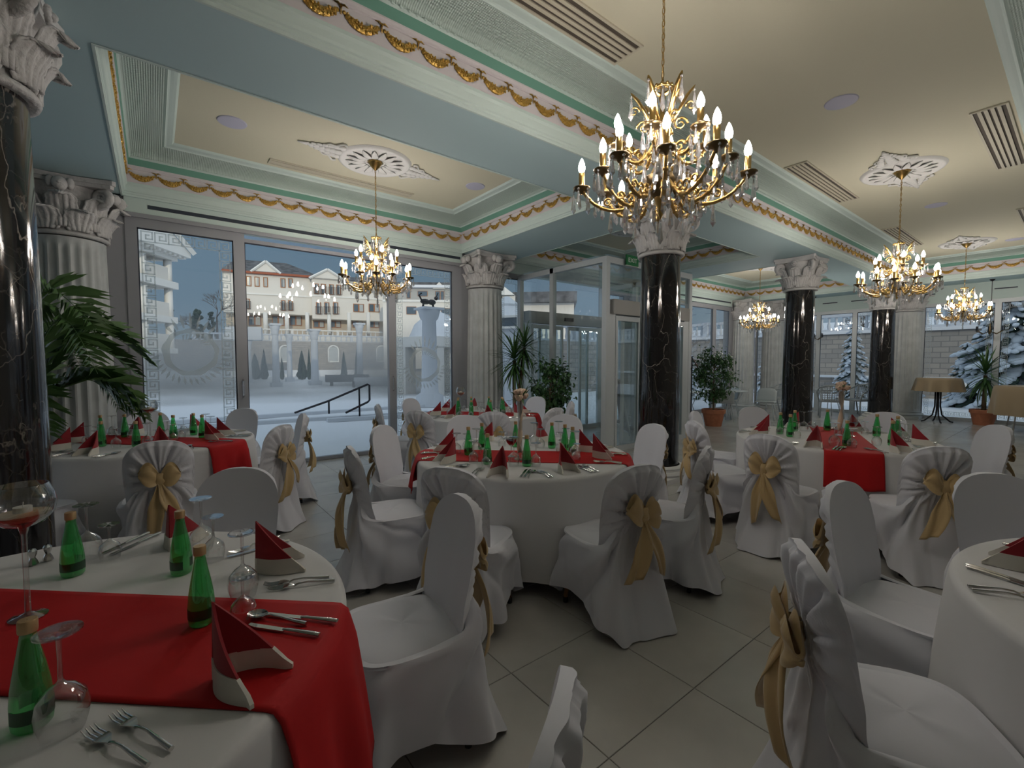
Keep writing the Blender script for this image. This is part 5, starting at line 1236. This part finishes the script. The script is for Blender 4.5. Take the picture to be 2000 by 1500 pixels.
# stone retaining wall with niches, balustrade and shrubs
wl = tag(empty('retaining_wall', (gp(300, 46).x, gp(300, 46).y, 0), fa), 'stone retaining wall with white arched niches and balustrade beyond the pool', 'wall'); WO = gp(300, 46)
def sw(px, d0=46):
    k = (px-1000)/888.; fx = Vector((cos(YA), sin(YA), 0)); rt = Vector((sin(YA), -cos(YA), 0)); return -(WO.dot(rt)-k*WO.dot(fx))/(U.dot(rt)-k*U.dot(fx))
def zw(px, y): p = WO+U*sw(px); return 1.5+(706-y)*(p.x*cos(YA)+p.y*sin(YA))/888.
sA, sB = sw(120), sw(1010); MB().box(sA, 0, ZG, sB, 1.2, zw(560, 666)).build('stonework', 'stonewall', wl); MB().box(sA, -.7, ZG, sB, 0, zw(640, 722)).build('snow_ledge', 'snow', wl)
balustrade('b', wl, sw(380), sw(770), .4, zw(560, 666), zw(560, 652), .58, 'stone_out')
for px in (558, 652, 745):
    s = sw(px); w = .55; z0, z1 = zw(px, 706), zw(px, 684); a = MB(); pts = [(s-w, -.08, z0), (s-w, -.08, z1)]+[(s-w*cos(t), -.08, z1+w*sin(t)) for t in [pi*i/10 for i in range(1, 10)]]+[(s+w, -.08, z1), (s+w, -.08, z0), (s-w, -.08, z0)]
    MB().tube(pts, .10, 5).build('niche_frame', 'facade_trim', wl, True); MB().box(s-w, -.05, z0, s+w, .0, z1+w*.7).build('niche', 'curtain', wl)
def conifer(px, d, y0, y1, w, label, snow=.25, seed=0):
    c = gp(px, d, ZG); r = tag(empty('conifer_shrub', c), label, 'shrub', 'shrubs by the stone wall'); rnd = random.Random(seed+px); H = hz(y0, d)-ZG; R = w*d/888./2
    def f(u, v): a = 2*pi*u; q = R*(1-v)**.8*min(1, .55+v*4)*(1+.25*sin(a*5+v*9+seed)+.15*sin(a*11-v*17)); return (q*cos(a), q*sin(a), .05+H*v)
    MB().grid(f, 26, 18, closed_u=True).build('foliage', 'fir', r); MB().tube([(0, 0, 0), (0, 0, H*.4)], .08, 6).build('trunk', 'tree_bark', r)
for px, y0, w, lab in ((516, 682, 14, 'dark cone-shaped shrub left of the tall shaded pool column'), (551, 697, 8, 'slim dark shrub right of the tall shaded pool column'), (590, 684, 18, 'broad hazy shrub in the middle of the stone wall'), (498, 690, 22, 'pale hazy bush at the left of the stone wall'), (697, 682, 9, 'dark shrub behind the half-sunlit pool column'), (672, 686, 12, 'hazy shrub beside the white niche'), (604, 680, 8, 'narrow hazy shrub right of the broad one')): conifer(px, 42, y0, 0, w, lab, seed=px)
# free-standing pool columns
def pool_column(px, d, ytop, w, label):
    c = gp(px, d, ZG); r = tag(empty('pool_column', c), label, 'column', 'pool columns'); H = hz(ytop, d)-ZG; R = w*d/888./2
    MB().box(-R*1.5, -R*1.5, 0, R*1.5, R*1.5, .3).build('base', 'stone_out', r); MB().lathe([(R*1.15, .3), (R, .6), (R*.86, H-.75)], 20).build('shaft', 'stone_out', r, True)
    cp = MB().lathe([(R*.86, H-.75), (R*1.05, H-.70), (R*.95, H-.6), (R*1.15, H-.4), (R*1.5, H-.15), (R*1.35, H-.12)], 20).build('capital', 'stone_out', r, True); MB().box(-R*1.5, -R*1.5, H-.13, R*1.5, R*1.5, H).build('abacus', 'stone_out', cp)
for px, d, y, w, lab in ((539, 30, 632, 13, 'tall shaded column standing in the pool'), (615, 33, 643, 14, 'half-sunlit column in the pool left of the handrail'), (703, 33, 631, 12, 'half-sunlit column behind the top of the pool handrail'), (566, 38, 652, 10, 'short shaded column between two taller pool columns'), (487, 36, 662, 9, 'column at the left pool corner, next to its twin'), (478, 36, 662, 9, 'column at the left pool corner beside the window frame')): pool_column(px, d, y, w, lab)
MB().box(-1.2, -.8, 0, 1.2, .8, 1.0).build('corner_entablature', 'stone_out', None, loc=gp(480, 36, hz(664, 36)), rot=fa)['kind'] = 'structure'
roll = tag(empty('cover_roller', gp(735, 30, ZG), fa), 'pale rolled-up pool cover on the snow near the wall', 'roller'); MB().tube([(-1.4, 0, .35), (1.4, 0, .35)], .30, 14).build('roll', 'stone_out', roll, True); MB().box(-1.5, -.2, 0, -1.35, .2, .4).build('stand', 'iron', roll); MB().box(1.35, -.2, 0, 1.5, .2, .4).build('stand', 'iron', roll)
bar = tag(empty('dark_roller', gp(680, 32, ZG), fa), 'dark rolled-up pool cover beside the half-sunlit column', 'roller'); MB().tube([(-1.5, 0, .5), (1.4, 0, .5)], .26, 14).build('roll', 'roof', bar, True); MB().box(-1.2, -.15, 0, -1.0, .15, .4).build('stand', 'iron', bar); MB().box(1., -.15, 0, 1.2, .15, .4).build('stand', 'iron', bar)

# classical pavilion with pediment at the left
pa = YA-radians(30); pv = tag(empty('pavilion', gp(346, 34, 0), YA+radians(5)+pi), 'sunlit white classical pavilion with pediment and open balconies at the left window', 'building')
pv.scale = (1, -1, 1)
def pb(nm, *b, m='facade_trim', par=None): return MB().box(*b).build(nm, m, par or pv)
Z = lambda y: hz(y, 34)
pb('corner_core', 3.0, .2, ZG, 12, 6, Z(500), m='facade'); 
for nm, y0, y1, ex in (('floor_slab', 566, 553, .5), ('floor_slab', 632, 620, .3), ('floor_slab', 690, 680, .2)): pb(nm, -ex*.4, -ex*.4, Z(y0), 12, 6, Z(y1))
pb('architrave', -.2, -.2, Z(512), 12, 6, Z(502)); pb('cornice_slab', -.8, -.8, Z(502), 12.4, 6.4, Z(494))
for k in range(22): pb('dentil', -.5+.55*k, -.62, Z(506), -.25+.55*k, -.2, Z(502))
for zb, zt_ in ((553, 512), (620, 566), (680, 632)):
    for x, y in ((.25, .25), (2.9, .25), (.25, 5.6)): MB().tube([(x, y, Z(zb)), (x, y, Z(zt_))], .26, 12).build('column', 'facade_trim', pv, True)
    pb('parapet', .2, .1, Z(zb), 3.0, .3, Z(zb)+1.0, m='facade'); pb('parapet', .1, .2, Z(zb), .3, 5.6, Z(zb)+1.0, m='facade')
MB().add([(-.8, -.8, Z(494)), (12.4, -.8, Z(494)), (5.8, -.8, Z(494)+3.2), (-.8, 6.4, Z(494)), (12.4, 6.4, Z(494)), (5.8, 6.4, Z(494)+3.2)], [(0, 1, 2), (5, 4, 3), (0, 2, 5, 3), (1, 4, 5, 2), (0, 3, 4, 1)]).build('pediment', 'facade_trim', pv)
MB().tube([(-.9, -.95, Z(494)+.1), (5.8, -.95, Z(494)+3.4)], .22, 4).build('raking_cornice', 'facade_trim', pv)
# trees behind, left
def bare_tree(px, d, H, label, seed, m='tree_bark'):
    r = tag(empty('bare_tree', gp(px, d, ZG)), label, 'tree', 'trees behind the pool'); rnd = random.Random(seed); tr = MB(); br = MB()
    tr.tube([(0, 0, 0), (.1, .1, H*.5)], [.2, .12], 7)
    def rec(p, d_, l, r_, n):
        q = p+d_*l; br.tube([p, q], [r_, r_*.6], 4)
        if n: 
            for k in range(3): rec(q, (d_+Vector((rnd.gauss(0, .5), rnd.gauss(0, .5), rnd.gauss(.1, .35)))).normalized(), l*.72, r_*.6, n-1)
    rec(Vector((.1, .1, H*.45)), Vector((0, 0, 1)), H*.16, .1, 5); tr.build('trunk', m, r, True); br.build('branches', m, r)
bare_tree(425, 52, 11, 'bare grey tree behind the etched left pane', 1); bare_tree(392, 60, 9, 'smaller bare tree left of the taller one behind the etched pane', 2)
def bush_tree(px, d, y, w, label, seed):
    c = gp(px, d, ZG); r = tag(empty('evergreen_tree', c), label, 'tree', 'trees behind the pool'); rnd = random.Random(seed); H = hz(y, d)-ZG; R = w*d/888./2; m = MB()
    for k in range(70): a = rnd.uniform(0, 6.28); t = rnd.random(); q = R*(1-t*.8)*sqrt(rnd.random()); m.ball((q*cos(a), q*sin(a), H*(.25+.72*t)), R*.22*rnd.uniform(.6, 1.2), 7, 5)
    m.build('foliage', 'fir', r); MB().tube([(0, 0, 0), (0, 0, H*.6)], .15, 6).build('trunk', 'tree_bark', r)
bush_tree(388, 55, 602, 44, 'dark evergreen tree above the etched medallion', 5); bush_tree(338, 48, 574, 18, 'slim grey-green fir beside the pavilion', 6); bush_tree(416, 50, 604, 26, 'evergreen tree beside the left window stile', 8)

# grey-green annexe behind the right pane and the gabled house beside the fluted column
ax = tag(empty('annexe_building', gp(775, 55, 0), YA-pi/2+.05), 'white and grey-green annexe behind the etched right pane', 'building'); A = lambda px: (px-775)/888.*55
def ab_(nm, p0, p1, ya, yb, y0, y1, m, par=None): return MB().box(A(p0), ya, hz(y1, 55), A(p1), yb, hz(y0, 55)).build(nm, m, par or ax)
ab_('wall', 750, 905, 0, 8, 590, 720, 'facade'); ab_('upper_wall', 750, 905, 0, 8, 562, 590, 'flag_grey'); ab_('string_course', 750, 905, -.2, 0, 586, 590, 'facade_trim'); ab_('snow_gutter', 750, 905, -.5, .3, 558, 563, 'snow'); ab_('roof_slab', 752, 905, 0, 8, 552, 558, 'roof')
for p0, p1 in ((778, 796), (846, 872)): 
    g = MB().add([(A(p0), -.3, hz(565, 55)), (A(p1), -.3, hz(565, 55)), (A((p0+p1)/2), -.3, hz(552, 55)), (A((p0+p1)/2), 3, hz(552, 55)), (A(p0), 3, hz(565, 55)), (A(p1), 3, hz(565, 55))], [(0, 1, 2), (0, 2, 3, 4), (1, 5, 3, 2)]).build('gable', 'facade', ax)
for p0, p1, y0, y1 in ((796, 803, 567, 583), (817, 836, 569, 579), (851, 860, 569, 587), (861, 868, 569, 587), (795, 814, 599, 614), (862, 882, 602, 616), (797, 806, 676, 690), (870, 880, 676, 690)):
    w = ab_('window', p0, p1, -.06, .06, y0, y1, 'win_wood'); ab_('pane', p0+.8, p1-.8, -.09, -.05, y0+.8, y1-.8, 'win_dark', w)
hs = tag(empty('gabled_house', gp(985, 48, 0), YA-pi/2-.1), 'white gabled house with dark windows seen between fluted column and entrance', 'building'); B = lambda px: (px-985)/888.*48
def hb_(nm, p0, p1, ya, yb, y0, y1, m, par=None): return MB().box(B(p0), ya, hz(y1, 48), B(p1), yb, hz(y0, 48)).build(nm, m, par or hs)
hb_('wall', 950, 1006, 0, 8, 578, 730, 'facade'); hb_('side_wall', 1006, 1120, 1.5, 9, 590, 730, 'facade')
MB().add([(B(950), -.3, hz(578, 48)), (B(1006), -.3, hz(578, 48)), (B(981), -.3, hz(558, 48)), (B(950), 8, hz(578, 48)), (B(1006), 8, hz(578, 48)), (B(981), 8, hz(558, 48))], [(0, 1, 2), (5, 4, 3), (0, 2, 5, 3), (1, 4, 5, 2)]).build('gable_roof', 'facade_trim', hs); MB().box(B(1000), .5, hz(590, 48), B(1125), 9, hz(570, 48)).build('roof_slab', 'roof', hs)
for p0, p1, y0, y1 in ((964, 971, 578, 596), (973, 981, 578, 597), (986, 994, 580, 596), (965, 980, 605, 620), (1040, 1052, 610, 626), (1080, 1092, 612, 630)):
    w = hb_('window', p0, p1, -.08 if p0 < 1006 else 1.4, .06 if p0 < 1006 else 1.6, y0, y1, 'iron_rail'); hb_('pane', p0+1, p1-1, -.1 if p0 < 1006 else 1.38, -.07 if p0 < 1006 else 1.42, y0+1, y1-1, 'win_dark', w)
# white arcaded garden tower near the entrance
tw = tag(empty('arcaded_tower', gp(990, 19, ZG), .5), 'white arcaded garden tower in shade outside the entrance', 'tower')
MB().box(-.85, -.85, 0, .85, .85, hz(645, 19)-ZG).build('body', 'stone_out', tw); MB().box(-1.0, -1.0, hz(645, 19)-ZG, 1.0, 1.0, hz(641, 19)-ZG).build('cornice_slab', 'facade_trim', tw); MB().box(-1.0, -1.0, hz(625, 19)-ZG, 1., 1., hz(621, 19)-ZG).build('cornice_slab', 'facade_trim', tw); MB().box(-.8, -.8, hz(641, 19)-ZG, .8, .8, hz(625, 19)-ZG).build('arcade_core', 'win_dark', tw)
for k in range(8):
    for s in (0, 1):
        x = -.9+1.8*k/7; q = (x, -.92) if s == 0 else (.92, x); MB().box(q[0]-.07, q[1]-.07, hz(641, 19)-ZG, q[0]+.07, q[1]+.07, hz(625, 19)-ZG).build('arcade_pier', 'facade_trim', tw)
MB().lathe([(.9, hz(621, 19)-ZG), (.5, hz(600, 19)-ZG), (.55, hz(596, 19)-ZG), (.1, hz(580, 19)-ZG)], 12).build('cap_roof', 'snow', tw)
# statue column seen through the right etched pane
sc_ = tag(empty('statue_column', gp(839, 17, ZG)), 'shaded column with a small dark statue on top behind the right etched pane', 'column'); H = hz(606, 17)-ZG
MB().lathe([(.55, 0), (.5, .4), (.34, .5), (.30, 1.0), (.26, H-.4), (.34, H-.3), (.42, H)], 20).build('shaft', 'stone_out', sc_, True); MB().box(-.42, -.42, H, .42, .42, H+.08).build('abacus', 'stone_out', sc_)
st = MB().ball((-.15, 0, H+.30), .13, 10, 6, (1.6, .8, .8)).ball((.12, 0, H+.30), .12, 10, 6, (1.4, .8, .9)).ball((.30, 0, H+.46), .08, 8, 5).tube([(-.25, 0, H+.08), (-.22, 0, H+.28)], .04, 6).tube([(.18, 0, H+.08), (.16, 0, H+.26)], .04, 6).tube([(.30, 0, H+.5), (.38, 0, H+.66)], .02, 5).tube([(-.3, 0, H+.34), (-.4, 0, H+.52), (-.3, 0, H+.6)], .03, 6)
st.build('statue', 'iron', sc_, True)
gz = tag(empty('garden_gazebo', gp(855, 24, ZG), .3), 'half-sunlit white arched gazebo behind the statue column', 'gazebo')
for x, y in ((-1.3, -1.), (1.3, -1.), (-1.3, 1.), (1.3, 1.)): MB().box(x-.35, y-.35, 0, x+.35, y+.35, 2.4).build('pier', 'facade_trim', gz)
MB().box(-1.7, -1.4, 2.4, 1.7, 1.4, 2.9).build('entablature', 'facade_trim', gz); MB().lathe([(1.5, 2.9), (1.2, 3.6), (.6, 4.1), (.1, 4.3)], 14).build('dome', 'snow', gz, True)

# right side: retaining wall, balustrade, snow slope and snowy firs beyond the far windows
rw = tag(empty('garden_wall', (27.5, 0, 0), -pi/2), 'grey stone garden wall with white balustrade beyond the far windows', 'wall')
MB().box(-22, 0, ZG, 16, 1.0, 2.9).build('stonework', 'stonewall', rw); MB().box(-22, -.15, 2.9, 16, 1.0, 3.05).build('snow_cap', 'snow', rw); MB().box(-22, -.3, .7, 16, 0, .82).build('snow_ledge', 'snow', rw)
balustrade('b', rw, -21, 15, .3, 3.05, 3.95, .32, 'stone_out', .09)
MB().add([(28.5, -40, 2.9), (28.5, 40, 2.9), (75, 60, 7), (75, -60, 7)], [(0, 3, 2, 1)]).build('ground', 'snow')['kind'] = 'structure'
tag(bpy.data.objects['ground.001'], 'snowy upper slope behind the garden wall', 'snow')
def snow_fir(x, y, H, R, label, seed, z0=ZG):
    r = tag(empty('snowy_fir', (x, y, z0)), label, 'tree', 'snow-laden firs'); rnd = random.Random(seed); sn = MB(); dk = MB()
    MB().tube([(0, 0, 0), (0, 0, H*.92)], [.14, .04], 7).build('trunk', 'tree_bark', r)
    L = int(H/.26)
    for k in range(L):
        t = k/L; z = H*(.06+.92*t); q = R*(1-t)**.85+.06; n = max(4, int(11*(1-t)+3))
        for j in range(n):
            a = 2*pi*j/n+k*.7+rnd.uniform(-.2, .2); l = q*rnd.uniform(.75, 1.1); m3 = Matrix.Translation((0, 0, z)) @ Matrix.Rotation(a, 4, 'Z') @ Matrix.Rotation(.45+.25*rnd.random(), 4, 'Y')
            b = MB(); c = MB(); nb = 3 if l < .7 else 9
            for e in range(nb):
                w = (e+.7)/nb; g = max(.07, (.20 if l < .7 else .15)*l*(1.15-.6*w)); b.ball((l*w, rnd.uniform(-.30, .30)*l*w*.7, .04+rnd.uniform(-.03, .05)), g*rnd.uniform(.7, 1.15), 6, 4, (1.25, 1.0, .5)); c.ball((l*w*.93, rnd.uniform(-.3, .3)*l*w*.6, -.05), g, 6, 3, (1.2, .9, .35))
            b.xf(m3); sn.add(b.v, b.f); c.xf(m3); dk.add(c.v, c.f)
    sn.build('snow_load', 'snow_tree', r, True); dk.build('branches', 'fir', r)
snow_fir(24.5, 6.55, 3.6, 1.0, 'snow-laden young fir behind the lattice-back wicker chair', 1); snow_fir(25.0, 5.1, 3.9, 1.1, 'snow-laden fir left of the farthest black column', 2)
snow_fir(23.6, 1.6, 6.6, 2.3, 'huge snow-laden fir behind the spiky yucca', 3); snow_fir(22.5, -1.2, 6.0, 2.2, 'snow-laden fir at the right picture edge', 4); snow_fir(23.5, 9.5, 3.4, 1.0, 'snow-laden fir behind the corner column', 7)
snow_fir(24.8, 3.0, 2.6, .8, 'small snowy shrub behind the bar table', 5); bare_tree(1690, 34, 6, 'bare tree above the garden balustrade', 11)
snow_fir(18.6, 11.0, 2.2, .8, 'small snowy fir outside the corner', 9)
# stone stair balustrade outside the corner windows
sb = tag(empty('stair_balustrade', (15.2, 17.5, 0), -.1), 'white balustrade in sun above the potted ficus', 'balustrade'); MB().box(-3, 0, ZG, 9, .8, 2.6).build('stonework', 'stonewall', sb); balustrade('b', sb, -3, 9, .4, 2.6, 3.5, .34, 'stone_out', .09)
def steam():
    m = bpy.data.materials.new('steam'); m.use_nodes = True; n = m.node_tree.nodes; l = m.node_tree.links; n.clear()
    o = n.new('ShaderNodeOutputMaterial'); v = n.new('ShaderNodeVolumeScatter'); v.inputs['Color'].default_value = (.92, .94, .98, 1)
    ge = n.new('ShaderNodeNewGeometry'); no = n.new('ShaderNodeTexNoise'); no.inputs['Scale'].default_value = .22; no.inputs['Detail'].default_value = 2; l.new(ge.outputs['Position'], no.inputs['Vector'])
    sx = n.new('ShaderNodeSeparateXYZ'); l.new(ge.outputs['Position'], sx.inputs[0])
    mr = n.new('ShaderNodeMapRange'); mr.inputs['From Min'].default_value = 0; mr.inputs['From Max'].default_value = 4.0; mr.inputs['To Min'].default_value = .28; mr.inputs['To Max'].default_value = 0; l.new(sx.outputs[2], mr.inputs['Value'])
    m2 = n.new('ShaderNodeMapRange'); m2.inputs['From Min'].default_value = .38; m2.inputs['From Max'].default_value = .66; l.new(no.outputs['Fac'], m2.inputs['Value'])
    mu = n.new('ShaderNodeMath'); mu.operation = 'MULTIPLY'; l.new(mr.outputs[0], mu.inputs[0]); l.new(m2.outputs[0], mu.inputs[1]); l.new(mu.outputs[0], v.inputs['Density']); l.new(v.outputs[0], o.inputs['Volume']); M['steam'] = m
steam()
sv = MB().box(-10, -8, 0, 10, 8, 4.2).build('steam', 'steam', None, loc=gp(600, 26, ZG), rot=fa); tag(sv, 'white steam drifting over the warm pool', 'steam', kind='stuff')
